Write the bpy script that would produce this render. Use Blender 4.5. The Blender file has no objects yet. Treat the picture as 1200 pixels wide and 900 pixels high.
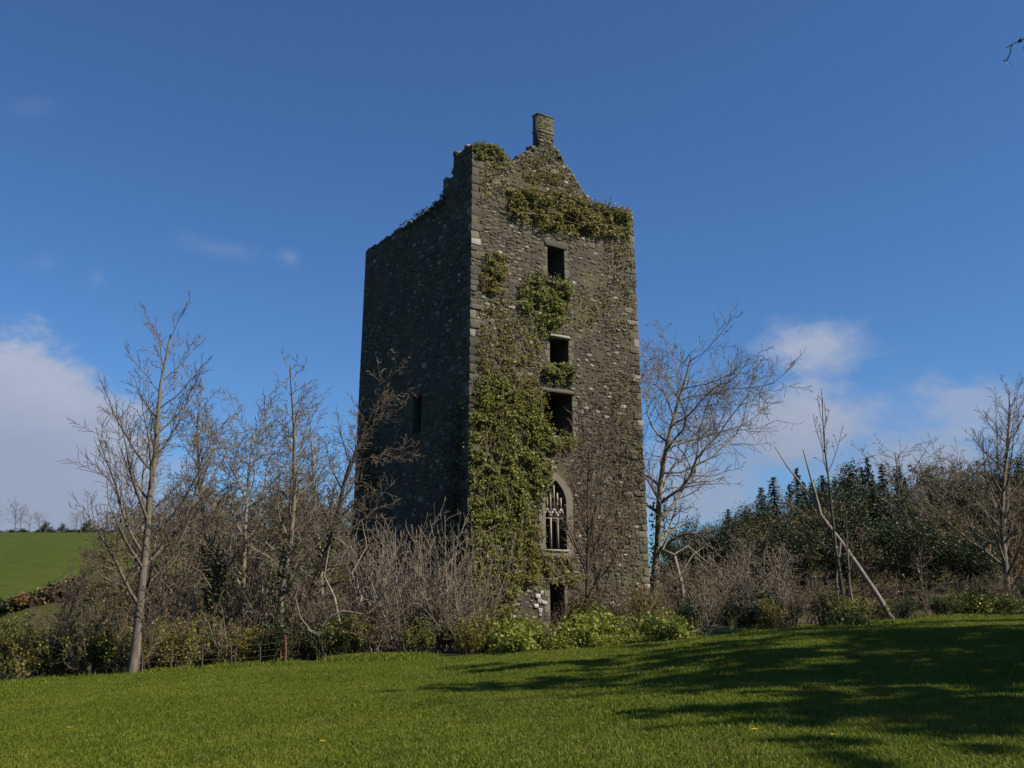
import bpy, math, random
import numpy as np
from mathutils import Vector, Matrix, noise as mnoise
from mathutils.geometry import delaunay_2d_cdt

# ------------------------------------------------------------------ camera, sky, sun, exposure
S = bpy.context.scene
COL = S.collection
EYE = 1.6
PITCH = math.atan(250 / 1200)
cam = bpy.data.cameras.new('camera'); camo = bpy.data.objects.new('camera', cam); COL.objects.link(camo)
camo.location = (0, 0, EYE); camo.rotation_euler = (math.pi / 2 + PITCH, 0, 0)
cam.sensor_width = 36; cam.lens = 36; cam.clip_end = 6000; cam.clip_start = 0.05
S.camera = camo
S.render.resolution_x = 1024; S.render.resolution_y = 768
S.render.engine = 'CYCLES'
S.cycles.max_bounces = 5; S.cycles.sample_clamp_indirect = 3; S.cycles.sample_clamp_direct = 12; S.cycles.diffuse_bounces = 3; S.cycles.transmission_bounces = 3; S.cycles.glossy_bounces = 2
S.view_settings.view_transform = 'Standard'; S.view_settings.look = 'None'
S.view_settings.exposure = 0.75; S.view_settings.gamma = 1

SUN_EL = math.radians(45)
SUN_DIR = Vector((0.92 * math.cos(SUN_EL), -0.39 * math.cos(SUN_EL), math.sin(SUN_EL))).normalized()
SUN_AZ = math.atan2(SUN_DIR.x, SUN_DIR.y)            # clockwise from +Y
sun = bpy.data.lights.new('sun', 'SUN'); sun.energy = 5.0; sun.angle = math.radians(0.53); sun.color = (1, .90, .74)
suno = bpy.data.objects.new('sun', sun); COL.objects.link(suno)
suno.rotation_euler = SUN_DIR.to_track_quat('Z', 'Y').to_euler(); suno.location = (30, -10, 40)

W = bpy.data.worlds.new('World'); S.world = W; W.use_nodes = True
def build_world():
    nt = W.node_tree; N = nt.nodes; L = nt.links; N.clear()
    out = N.new('ShaderNodeOutputWorld'); bg = N.new('ShaderNodeBackground'); L.new(bg.outputs[0], out.inputs[0])
    sky = N.new('ShaderNodeTexSky'); sky.sky_type = 'NISHITA'; sky.sun_disc = False
    sky.sun_elevation = SUN_EL; sky.sun_rotation = SUN_AZ
    sky.air_density = 0.9; sky.dust_density = 0.6; sky.ozone_density = 4.5; sky.altitude = 100
    bg.inputs[1].default_value = 0.062
    def m(op, a, b=None, c=None, clamp=False):
        n = N.new('ShaderNodeMath'); n.operation = op; n.use_clamp = clamp
        for i, v in enumerate((a, b, c)):
            if v is None: continue
            if isinstance(v, (int, float)): n.inputs[i].default_value = v
            else: L.new(v, n.inputs[i])
        return n.outputs[0]
    tc = N.new('ShaderNodeTexCoord'); sx = N.new('ShaderNodeSeparateXYZ'); L.new(tc.outputs['Generated'], sx.inputs[0])
    X, Y, Z = sx.outputs
    az = m('ARCTAN2', X, Y); el = m('ARCSINE', Z)
    cv = N.new('ShaderNodeCombineXYZ'); L.new(az, cv.inputs[0]); L.new(m('MULTIPLY', el, 1.7), cv.inputs[1])
    def noise(scale, detail, rough, dist=0.0, off=0.0):
        n = N.new('ShaderNodeTexNoise'); n.inputs['Scale'].default_value = scale; n.inputs['Detail'].default_value = detail
        n.inputs['Roughness'].default_value = rough; n.inputs['Distortion'].default_value = dist
        mp = N.new('ShaderNodeMapping'); mp.inputs['Location'].default_value = (off, off * .7, off * .3)
        L.new(cv.outputs[0], mp.inputs[0]); L.new(mp.outputs[0], n.inputs['Vector']); return n.outputs[0]
    nz = noise(5.5, 7, .58, .35); nf = noise(17, 6, .6, .2, 3.1)
    nzc = m('ADD', m('MULTIPLY', m('SUBTRACT', nz, .5), 3.6), m('MULTIPLY', m('SUBTRACT', nf, .5), 1.6))
    def blob(a0, e0, ra, re, amt=1.0, soft=.9, rough=1.0):
        da = m('DIVIDE', m('SUBTRACT', az, a0), ra); de = m('DIVIDE', m('SUBTRACT', el, e0), re)
        d = m('SQRT', m('ADD', m('MULTIPLY', da, da), m('MULTIPLY', de, de)))
        v = m('ADD', m('SUBTRACT', 1.0, d), m('MULTIPLY', nzc, rough))
        return m('MULTIPLY', m('DIVIDE', v, soft, clamp=True), amt)
    def ae(px, py):
        dx = (px - 600) / 1200; dy = (450 - py) / 1200; c, s = math.cos(PITCH), math.sin(PITCH)
        d = Vector((dx, c - dy * s, s + dy * c)).normalized()
        return math.atan2(d.x, d.y), math.asin(d.z)
    def pb(px, py, rx, ry, amt, soft=.9, rough=1.0):
        a, e = ae(px, py); return blob(a, e, rx / 1226, ry / 1226, amt, soft, rough)
    parts = [pb(-70, 570, 270, 185, .95, .4, .45), pb(30, 600, 330, 75, .45, 1.0), pb(965, 410, 88, 44, .72, .9, .75), pb(900, 510, 175, 80, .95, .7, .5),
             pb(1150, 470, 80, 40, .6, .9), pb(820, 560, 150, 75, .85, .8, .6), pb(1060, 550, 170, 70, .85, .8, .6),
             pb(255, 292, 70, 18, .2, 1.0), pb(340, 302, 20, 16, .26, .9), pb(55, 305, 32, 32, .2, 1.0), pb(115, 325, 20, 20, .22, .9), pb(40, 128, 48, 22, .13, 1.0)]
    # broken fair-weather cloud low over the whole horizon
    band = m('MULTIPLY', m('SUBTRACT', 1.0, m('DIVIDE', m('ABSOLUTE', m('SUBTRACT', el, .05)), .20), clamp=True), .5)
    gen = m('MULTIPLY', m('MULTIPLY', m('SUBTRACT', noise(3.2, 7, .6, .3, 7.7), .46), 3.5, clamp=True), band)
    acc = gen
    for p in parts: acc = m('MAXIMUM', acc, p)
    ramp = N.new('ShaderNodeMapRange'); L.new(acc, ramp.inputs[0]); ramp.interpolation_type = 'SMOOTHSTEP'
    ramp.inputs[1].default_value = 0; ramp.inputs[2].default_value = 1
    # cloud body: brighter where thick/upper, greyer below
    cc = N.new('ShaderNodeMix'); cc.data_type = 'RGBA'
    L.new(m('ADD', m('MULTIPLY', m('SUBTRACT', el, .10), 4.2), m('MULTIPLY', nzc, .25), clamp=True), cc.inputs[0])
    cc.inputs[6].default_value = (2.9, 3.5, 4.8, 1); cc.inputs[7].default_value = (4.7, 5.1, 6.2, 1)
    tint = N.new('ShaderNodeMix'); tint.data_type = 'RGBA'; tint.blend_type = 'MULTIPLY'; tint.inputs[0].default_value = 1
    L.new(sky.outputs[0], tint.inputs[6]); tint.inputs[7].default_value = (.61, .89, 1.15, 1)
    mx = N.new('ShaderNodeMix'); mx.data_type = 'RGBA'
    L.new(ramp.outputs[0], mx.inputs[0]); L.new(tint.outputs[2], mx.inputs[6]); L.new(cc.outputs[2], mx.inputs[7])
    L.new(mx.outputs[2], bg.inputs[0])
build_world()

# ------------------------------------------------------------------ helpers
UP = Vector((0, 0, 1))
def link(o, parent=None):
    COL.objects.link(o)
    if parent is not None: o.parent = parent
    return o
def tag(o, label=None, cat=None, group=None, kind=None):
    for k, v in (('label', label), ('category', cat), ('group', group), ('kind', kind)):
        if v: o[k] = v
    return o
def empty(name, loc, rz=0, scale=1.0):
    o = bpy.data.objects.new(name, None); o.location = loc; o.rotation_euler = (0, 0, rz); o.empty_display_size = .3
    o.scale = (scale,) * 3 if isinstance(scale, (int, float)) else scale
    return link(o)
def mesh(name, V, F, mat, rnd=None, smooth=False):
    V = np.asarray(V, dtype=np.float32)
    me = bpy.data.meshes.new(name)
    if isinstance(F, np.ndarray):
        n, k = F.shape
        me.vertices.add(len(V)); me.vertices.foreach_set('co', V.ravel())
        me.loops.add(n * k); me.loops.foreach_set('vertex_index', F.astype(np.int32).ravel())
        me.polygons.add(n); me.polygons.foreach_set('loop_start', np.arange(0, n * k, k, dtype=np.int32))
        me.update(calc_edges=True)
    else:
        me.from_pydata(V.tolist(), [], F); me.update()
    if rnd is not None:
        a = me.attributes.new('rnd', 'FLOAT', 'POINT'); a.data.foreach_set('value', np.asarray(rnd, dtype=np.float32))
    if smooth: me.polygons.foreach_set('use_smooth', np.ones(len(me.polygons), dtype=bool))
    me.materials.append(mat); return me
def obj(name, me, parent=None, **kw):
    o = bpy.data.objects.new(name, me); link(o, parent); return tag(o, **kw)
def copy_tree(o, parent=None):
    c = o.copy(); COL.objects.link(c); c.parent = parent
    for ch in list(o.children): copy_tree(ch, c)
    return c
class Buf:
    def __init__(s): s.V = []; s.F = []; s.R = []; s.n = 0
    def add(s, V, F, r=None):
        V = np.asarray(V, dtype=np.float32)
        s.V.append(V); s.F.append(np.asarray(F, dtype=np.int32) + s.n); s.n += len(V)
        s.R.append(np.full(len(V), .5 if r is None else r, dtype=np.float32) if np.ndim(r or 0) == 0 else np.asarray(r, dtype=np.float32))
    def mesh(s, name, mat, smooth=False):
        if not s.V: return mesh(name, np.zeros((3, 3)), np.array([[0, 1, 2]]), mat)
        return mesh(name, np.concatenate(s.V), np.concatenate(s.F), mat, np.concatenate(s.R), smooth)
BOXF = np.array([[0, 3, 2, 1], [4, 5, 6, 7], [0, 1, 5, 4], [1, 2, 6, 5], [2, 3, 7, 6], [3, 0, 4, 7]])
def boxv(x0, y0, z0, x1, y1, z1):
    return np.array([[x0, y0, z0], [x1, y0, z0], [x1, y1, z0], [x0, y1, z0], [x0, y0, z1], [x1, y0, z1], [x1, y1, z1], [x0, y1, z1]], float)
def tubes(paths, n=5):
    """paths: list of (pts list[Vector], radii list), any number of points -> V, F (quads)."""
    Vs, Fs, Rs = [], [], []; off = 0
    by = {}
    for p, r in paths: by.setdefault(len(p), []).append((p, r))
    rg = np.random.default_rng(len(paths))
    ang = np.linspace(0, 2 * np.pi, n, endpoint=False); ca, sa = np.cos(ang), np.sin(ang)
    for k, lst in by.items():
        P = np.array([[tuple(v) for v in p] for p, r in lst], dtype=np.float64); R = np.array([list(r) for p, r in lst])
        T = np.empty_like(P); T[:, 1:-1] = P[:, 2:] - P[:, :-2]; T[:, 0] = P[:, 1] - P[:, 0]; T[:, -1] = P[:, -1] - P[:, -2]
        T /= np.linalg.norm(T, axis=2, keepdims=True) + 1e-9
        D = P[:, -1] - P[:, 0]; D /= np.linalg.norm(D, axis=1, keepdims=True) + 1e-9
        ref = np.where(np.abs(D[:, 2:3]) > .8, np.array([[1., 0, 0]]), np.array([[0, 0, 1.]]))[:, None, :]
        A = np.cross(T, np.broadcast_to(ref, T.shape)); A /= np.linalg.norm(A, axis=2, keepdims=True) + 1e-9
        B = np.cross(T, A)
        V = P[:, :, None, :] + R[:, :, None, None] * (A[:, :, None, :] * ca[None, None, :, None] + B[:, :, None, :] * sa[None, None, :, None])
        m = len(lst)
        i = np.arange(k - 1)[:, None] * n; j = np.arange(n)[None, :]; j2 = (j + 1) % n
        f = np.stack([i + j, i + j2, i + n + j2, i + n + j], -1).reshape(-1, 4)
        F = (f[None] + (np.arange(m) * k * n)[:, None, None]).reshape(-1, 4) + off
        Vs.append(V.reshape(-1, 3)); Fs.append(F); Rs.append(np.repeat(rg.random(m), k * n)); off += m * k * n
    return np.concatenate(Vs), np.concatenate(Fs), np.concatenate(Rs)
def leaves(C, size, rg, bias=None, bamt=.0, aspect=.6, jitter=.45):
    """rhombic leaves at points C."""
    n = len(C); nrm = rg.normal(size=(n, 3))
    if bias is not None: nrm = nrm / np.linalg.norm(nrm, axis=1, keepdims=True) + np.asarray(bias) * bamt
    nrm /= np.linalg.norm(nrm, axis=1, keepdims=True) + 1e-9
    a = np.cross(nrm, rg.normal(size=(n, 3))); a /= np.linalg.norm(a, axis=1, keepdims=True) + 1e-9
    b = np.cross(nrm, a)
    s = (size * (1 + rg.uniform(-jitter, jitter, n)))[:, None]
    V = np.stack([C - a * s, C - b * s * aspect + nrm * s * .15, C + a * s, C + b * s * aspect + nrm * s * .15], 1).reshape(-1, 3)
    F = np.arange(4 * n).reshape(n, 4)
    return V, F, np.repeat(rg.random(n), 4)

# ------------------------------------------------------------------ pixel helpers (photograph pixel -> direction)
CP, SP = math.cos(PITCH), math.sin(PITCH)
def ray(px, py):
    dx = (px - 600) / 1200; dy = (450 - py) / 1200
    return Vector((dx, CP - dy * SP, SP + dy * CP))
def at(px, py, Y):
    d = ray(px, py); t = Y / d.y
    return Vector((d.x * t, Y, EYE + d.z * t))

# ------------------------------------------------------------------ materials
def mat(name, build):
    m = bpy.data.materials.new(name); m.use_nodes = True; nt = m.node_tree
    b = nt.nodes['Principled BSDF']; build(nt, nt.nodes, nt.links, b); return m
def _noise(N, L, scale, detail=5, rough=.6, vec=None, dist=0):
    n = N.new('ShaderNodeTexNoise'); n.inputs['Scale'].default_value = scale; n.inputs['Detail'].default_value = detail
    n.inputs['Roughness'].default_value = rough; n.inputs['Distortion'].default_value = dist
    if vec is None:
        g = N.new('ShaderNodeNewGeometry'); vec = g.outputs['Position']
    L.new(vec, n.inputs['Vector']); return n.outputs[0]
def _ramp(N, L, fac, stops):
    r = N.new('ShaderNodeValToRGB'); L.new(fac, r.inputs[0]); e = r.color_ramp.elements
    while len(e) < len(stops): e.new(.5)
    for el, (p, c) in zip(e, stops): el.position = p; el.color = (*c, 1)
    return r.outputs[0]
def _mix(N, L, fac, a, b, blend='MIX'):
    x = N.new('ShaderNodeMix'); x.data_type = 'RGBA'; x.blend_type = blend
    for s, v in ((x.inputs[0], fac), (x.inputs[6], a), (x.inputs[7], b)):
        if isinstance(v, (int, float)): s.default_value = v
        elif isinstance(v, tuple): s.default_value = (*v, 1)
        else: L.new(v, s)
    return x.outputs[2]
def _math(N, L, op, a, b, clamp=False):
    x = N.new('ShaderNodeMath'); x.operation = op; x.use_clamp = clamp
    for i, v in enumerate((a, b)):
        if isinstance(v, (int, float)): x.inputs[i].default_value = v
        else: L.new(v, x.inputs[i])
    return x.outputs[0]
def _bump(N, L, b, h, strength=.4, dist=.02):
    x = N.new('ShaderNodeBump'); x.inputs['Strength'].default_value = strength; x.inputs['Distance'].default_value = dist
    L.new(h, x.inputs['Height']); L.new(x.outputs[0], b.inputs['Normal'])
def _rnd(N, L):
    a = N.new('ShaderNodeAttribute'); a.attribute_name = 'rnd'; o = N.new('ShaderNodeObjectInfo')
    return _math(N, L, 'FRACT', _math(N, L, 'ADD', a.outputs['Fac'], o.outputs['Random']), 0)

def stone_mat(name, cols, lichen=.35, moss=.3):
    def f(nt, N, L, b):
        c = _ramp(N, L, _rnd(N, L), cols)
        n1 = _noise(N, L, 6, 6, .65); n2 = _noise(N, L, 28, 5, .7); n3 = _noise(N, L, 1.3, 4, .6)
        c = _mix(N, L, _math(N, L, 'MULTIPLY', n2, .55), c, (.03, .027, .02), 'MULTIPLY')
        c = _mix(N, L, _math(N, L, 'MULTIPLY', _math(N, L, 'SUBTRACT', n1, .60), 6 * lichen, True), c, (.42, .42, .37))
        c = _mix(N, L, _math(N, L, 'MULTIPLY', _math(N, L, 'SUBTRACT', n3, .52), 5 * moss, True), c, (.062, .066, .016))
        L.new(c, b.inputs['Base Color']); b.inputs['Roughness'].default_value = .92
        _bump(N, L, b, _math(N, L, 'ADD', n2, n1), .7, .03)
    return mat(name, f)
M = {}
M['rubble'] = stone_mat('rubble_stone', [(0, (.036, .031, .020)), (.3, (.066, .057, .038)), (.7, (.112, .097, .067)), (.9, (.175, .156, .115)), (1, (.38, .35, .30))], .25, .55)
M['quoin'] = stone_mat('dressed_quoin_stone', [(0, (0.0553, 0.0485, 0.0357)), (.6, (0.0978, 0.0850, 0.0629)), (.9, (0.1445, 0.1275, 0.0978)), (1, (0.2550, 0.2338, 0.1955))], .3, .4)
M['pale'] = stone_mat('pale_dressed_stone', [(0, (.26, .235, .20)), (1, (.42, .39, .35))], .2, .1)
M['surround'] = stone_mat('window_surround_stone', [(0, (.10, .085, .062)), (1, (.17, .148, .112))], .3, .25)
M['white'] = stone_mat('whitewashed_stone', [(0, (.30, .285, .26)), (1, (.62, .60, .57))], .1, .2)
def _mortar(nt, N, L, b):
    n1 = _noise(N, L, .9, 7, .65); n2 = _noise(N, L, 9, 7, .7); n3 = _noise(N, L, 40, 4, .7); n4 = _noise(N, L, .45, 5, .6, dist=.5)
    c = _ramp(N, L, n1, [(.3, (.036, .030, .017)), (.48, (.070, .058, .035)), (.62, (.102, .085, .056)), (.78, (.145, .122, .086))])
    c = _mix(N, L, _math(N, L, 'MULTIPLY', n2, .7), c, (.045, .04, .03), 'MULTIPLY')
    c = _mix(N, L, _math(N, L, 'MULTIPLY', _math(N, L, 'SUBTRACT', n2, .55), 4, True), c, (.16, .145, .12))
    c = _mix(N, L, _math(N, L, 'MULTIPLY', _math(N, L, 'SUBTRACT', n4, .5), 5, True), c, (.06, .062, .018))
    L.new(c, b.inputs['Base Color']); b.inputs['Roughness'].default_value = .95
    _bump(N, L, b, _math(N, L, 'ADD', n2, _math(N, L, 'MULTIPLY', n3, .4)), .9, .05)
M['mortar'] = mat('weathered_mortar', _mortar)
def leaf_mat(name, stops, trans=.25, rough=.5):
    def f(nt, N, L, b):
        c = _ramp(N, L, _rnd(N, L), stops)
        n = _noise(N, L, 1.5, 3, .6); c = _mix(N, L, _math(N, L, 'MULTIPLY', n, .5), c, tuple(x * .45 for x in stops[0][1]))
        L.new(c, b.inputs['Base Color']); b.inputs['Roughness'].default_value = rough; b.inputs['Specular IOR Level'].default_value = .25
        t = N.new('ShaderNodeBsdfTranslucent'); L.new(c, t.inputs[0]); mx = N.new('ShaderNodeMixShader'); mx.inputs[0].default_value = trans
        out = N['Material Output']; L.new(b.outputs[0], mx.inputs[1]); L.new(t.outputs[0], mx.inputs[2]); L.new(mx.outputs[0], out.inputs[0])
    return mat(name, f)
M['ivy'] = leaf_mat('ivy_leaf', [(0, (.055, .072, .010)), (.5, (.125, .145, .02)), (.85, (.20, .205, .032)), (1, (.28, .24, .06))])
M['ivy_olive'] = leaf_mat('olive_ivy_leaf', [(0, (.08, .08, .014)), (.5, (.16, .152, .022)), (.85, (.22, .195, .035)), (1, (.27, .19, .06))])
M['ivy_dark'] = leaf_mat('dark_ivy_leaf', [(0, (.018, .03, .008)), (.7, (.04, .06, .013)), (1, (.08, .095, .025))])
M['lime'] = leaf_mat('lime_green_leaf', [(0, (.10, .13, .015)), (.5, (.20, .23, .03)), (1, (.30, .30, .06))], .3)
M['spruce'] = leaf_mat('spruce_needles', [(0, (.010, .017, .007)), (.7, (.02, .033, .012)), (1, (.038, .055, .018))], .1)
M['evergreen'] = leaf_mat('evergreen_leaf', [(0, (.014, .022, .007)), (.6, (.03, .044, .012)), (1, (.055, .07, .02))], .15)
M['budding'] = leaf_mat('budding_leaf', [(0, (.06, .05, .02)), (.5, (.11, .09, .034)), (1, (.11, .115, .034))], .2)
M['brown'] = leaf_mat('brown_dead_leaf', [(0, (.07, .046, .022)), (.6, (.13, .09, .045)), (1, (.20, .13, .065))], .2)
M['orange'] = leaf_mat('rusty_gorse', [(0, (.08, .045, .015)), (.5, (.13, .08, .02)), (1, (.18, .12, .03))], .2)
M['grass'] = leaf_mat('meadow_grass', [(0, (.082, .112, .006)), (.5, (.125, .165, .009)), (.92, (.16, .20, .016)), (1, (.24, .22, .06))], .35, .6)
def _patchy(m):
    nt = m.node_tree; N, L = nt.nodes, nt.links; b = N['Principled BSDF']; src = b.inputs['Base Color'].links[0].from_socket
    n = _noise(N, L, .28, 5, .6, dist=.6); n2 = _noise(N, L, 1.1, 4, .6)
    c = _mix(N, L, _math(N, L, 'MULTIPLY', _math(N, L, 'SUBTRACT', n, .48), 4, True), src, (.15, .165, .02))
    c = _mix(N, L, _math(N, L, 'MULTIPLY', _math(N, L, 'SUBTRACT', n2, .52), 3.5, True), c, (.06, .095, .008))
    L.new(c, b.inputs['Base Color'])
    for x in N:
        if x.bl_idname == 'ShaderNodeBsdfTranslucent': L.new(c, x.inputs[0])
_patchy(M['grass'])
M['yellow'] = leaf_mat('dandelion_petal', [(0, (.75, .6, .03)), (1, (.85, .7, .05))], .2)
def bark_mat(name, c1, c2, c3, sc=7, lich=0.0):
    def f(nt, N, L, b):
        g = N.new('ShaderNodeNewGeometry'); mp = N.new('ShaderNodeMapping'); mp.inputs['Scale'].default_value = (1, 1, .3); L.new(g.outputs['Position'], mp.inputs[0])
        n = _noise(N, L, sc, 6, .7, mp.outputs[0]); c = _ramp(N, L, n, [(.25, c1), (.5, c2), (.75, c3)])
        a = N.new('ShaderNodeAttribute'); a.attribute_name = 'rnd'
        c = _mix(N, L, _math(N, L, 'MULTIPLY', a.outputs['Fac'], .5), c, tuple(x * .5 for x in c1))
        L.new(c, b.inputs['Base Color']); b.inputs['Roughness'].default_value = .9; _bump(N, L, b, n, .8, .03)
    return mat(name, f)
M['bark'] = bark_mat('grey_brown_bark', (.055, .043, .030), (.125, .102, .073), (.23, .20, .155))
M['bark_pale'] = bark_mat('pale_lichen_bark', (.10, .082, .058), (.21, .178, .128), (.35, .305, .235))
M['bark_tan'] = bark_mat('tan_bark', (.09, .068, .044), (.17, .132, .088), (.27, .22, .155))
M['bark_dark'] = bark_mat('dark_bark', (.025, .02, .015), (.05, .04, .03), (.09, .075, .055))
M['twig'] = bark_mat('brown_twig', (.08, .059, .038), (.14, .105, .068), (.21, .165, .11))
M['twig_red'] = bark_mat('reddish_twig', (.085, .054, .032), (.14, .092, .055), (.20, .14, .088))
M['twig_grey'] = bark_mat('grey_twig', (.085, .07, .048), (.155, .128, .09), (.24, .205, .15))
M['raw_wood'] = bark_mat('split_raw_wood', (.30, .17, .08), (.48, .32, .18), (.62, .48, .32), 5)
M['post'] = bark_mat('fence_post_wood', (.035, .028, .02), (.06, .05, .038), (.09, .075, .06))
M['red_post'] = bark_mat('rusty_red_post', (.06, .024, .016), (.10, .04, .027), (.13, .06, .042))
def _wire(nt, N, L, b):
    n = _noise(N, L, 30); L.new(_ramp(N, L, n, [(.3, (.04, .034, .03)), (.7, (.08, .066, .058))]), b.inputs['Base Color']); b.inputs['Metallic'].default_value = .7; b.inputs['Roughness'].default_value = .5
M['wire'] = mat('galvanised_wire', _wire)
def _ground(nt, N, L, b):
    a = N.new('ShaderNodeAttribute'); a.attribute_name = 'rnd'
    n1 = _noise(N, L, .35, 6, .6); n2 = _noise(N, L, 5, 6, .65); n3 = _noise(N, L, 40, 3, .6)
    g = _ramp(N, L, n1, [(.3, (.038, .052, .005)), (.55, (.05, .068, .007)), (.75, (.066, .078, .011))])
    g = _mix(N, L, _math(N, L, 'MULTIPLY', n2, .6), g, (.03, .042, .008))
    s = _ramp(N, L, n2, [(.3, (.03, .026, .014)), (.5, (.055, .046, .022)), (.7, (.06, .07, .02))])
    c = _mix(N, L, a.outputs['Fac'], g, s)
    L.new(c, b.inputs['Base Color']); b.inputs['Roughness'].default_value = .95; b.inputs['Specular IOR Level'].default_value = .1
    _bump(N, L, b, _math(N, L, 'ADD', n2, n3), .8, .06)
M['ground'] = mat('pasture_and_scrub_floor', _ground)

# ------------------------------------------------------------------ terrain
def sst(t): t = np.clip(t, 0, 1); return t * t * (3 - 2 * t)
EX = [-400, -60, -40, -14.6, -11, -7.5, -4, 0, 2.2, 4.7, 6.5, 9, 12, 17.5, 25, 60, 400]
EY = [28, 28, 28, 30, 30.5, 33.5, 32, 29.3, 28, 29.2, 32, 31.5, 33, 39, 44, 55, 60]
def edge(x): return np.interp(x, EX, EY)
def H(x, y):
    x = np.asarray(x, float); y = np.asarray(y, float)
    z = .065 * 25 * np.tanh(x / 25)
    z = z + .10 * np.sin(x * .22 + 1.0) * np.sin(y * .17 + .5) * sst((y - 3) / 8) * sst((60 - y) / 20) + .05 * np.sin(x * .9 + y * .35) * np.sin(y * .6 - x * .2)
    z = z + .35 * np.exp(-((x - 6) / 7) ** 2 - ((y - 24) / 7) ** 2)
    z = z - 3.2 * sst((y - 34) / 34) * sst((-x - 9) / 16)
    z = z + 22.5 * sst((y - 85) / 185) * sst((-x - 25) / 60)
    z = z + 9.5 * np.exp(-((x + 36) / 20) ** 4 - ((y - 128) / 32) ** 2)
    z = z + 4.8 * sst((x - 10) / 26) * sst((y - 50) / 45) + 5 * sst((x - 20) / 70) * sst((y - 110) / 100)
    return z
def Hs(x, y): return float(H(x, y))
def on(px, Y):            # a point of the ground at depth Y under photo column px (base near the horizon line)
    X = (px - 600) / 1226 * Y
    return Vector((X, Y, Hs(X, Y)))
def build_ground():
    ys = np.concatenate([np.linspace(-80, 0, 14)[:-1], np.linspace(0, 60, 121)[:-1], np.linspace(60, 300, 100)[:-1], np.geomspace(300, 2000, 16)])
    xh = np.concatenate([np.linspace(0, 40, 81)[:-1], np.linspace(40, 200, 60)[:-1], np.geomspace(200, 1500, 12)])
    xs = np.concatenate([-xh[::-1][:-1], xh])
    X, Y = np.meshgrid(xs, ys); Z = H(X, Y)
    rg = np.random.default_rng(3)
    d = Y - edge(X)
    cover = sst((d + .6) / 1.2) * (1 - sst((Y - 62) / 12) * (X < -26) * (1 - np.exp(-((X + 36) / 22) ** 4 - ((Y - 128) / 38) ** 2)))
    V = np.stack([X, Y, Z], -1).reshape(-1, 3); ny, nx = X.shape
    i = np.arange(ny - 1)[:, None] * nx + np.arange(nx - 1)[None]
    F = np.stack([i, i + 1, i + nx + 1, i + nx], -1).reshape(-1, 4)
    obj('ground', mesh('ground', V, F, M['ground'], cover.ravel(), True), kind='structure')
build_ground()

def build_grass():
    rg = np.random.default_rng(11)
    tufts = []
    for k in range(4):
        nb = 78; C = rg.normal(0, .11, (nb, 2)); V = []; F = []; R = []
        for q in range(nb):
            h = rg.uniform(.018, .042); a = rg.uniform(0, 6.283); w = rg.uniform(.003, .006); lean = rg.uniform(.015, .05); la = rg.uniform(0, 6.283)
            x, y = C[q]; dx, dy = math.cos(a) * w, math.sin(a) * w; lx, ly = math.cos(la) * lean, math.sin(la) * lean
            o = len(V); V += [(x - dx, y - dy, -.02), (x + dx, y + dy, -.02), (x + lx * .4 + dx * .7, y + ly * .4 + dy * .7, h * .6), (x + lx * .4 - dx * .7, y + ly * .4 - dy * .7, h * .6), (x + lx, y + ly, h)]
            F += [(o, o + 1, o + 2, o + 3), (o + 3, o + 2, o + 4)]; r = rg.random(); R += [r] * 5
        t = bpy.data.objects.new('grass_tuft', mesh('grass_tuft', np.array(V), F, M['grass'], R)); tufts.append(t)
    src = bpy.data.collections.new('grass_tufts')
    for t in tufts: src.objects.link(t)
    n = 120000
    y = rg.uniform(0, 1, n) ** .75 * 42 + 5.5; x = rg.uniform(-1, 1, n) * (y * .56 + 2)
    keep = (y < edge(x) + rg.normal(0, .35, n)); x, y = x[keep], y[keep]
    spread(src, x, y, 'meadow_grass', 'short green pasture grass covering the sloping meadow', .7, 1.35)
    n = 9000; x = rg.uniform(-22, 26, n); y = edge(x) + rg.exponential(.7, n) - .45 + .25 * np.sin(x * 2.1); k = (np.sin(x * 1.3) + np.sin(x * 3.7 + 1) + rg.normal(0, .6, n) > .7) & ((x < -2) | (x > 5.5))
    spread(src, x[k], y[k], 'rough_grass', 'longer rough grass along the foot of the thicket', 1.2, 3.2)
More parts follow.
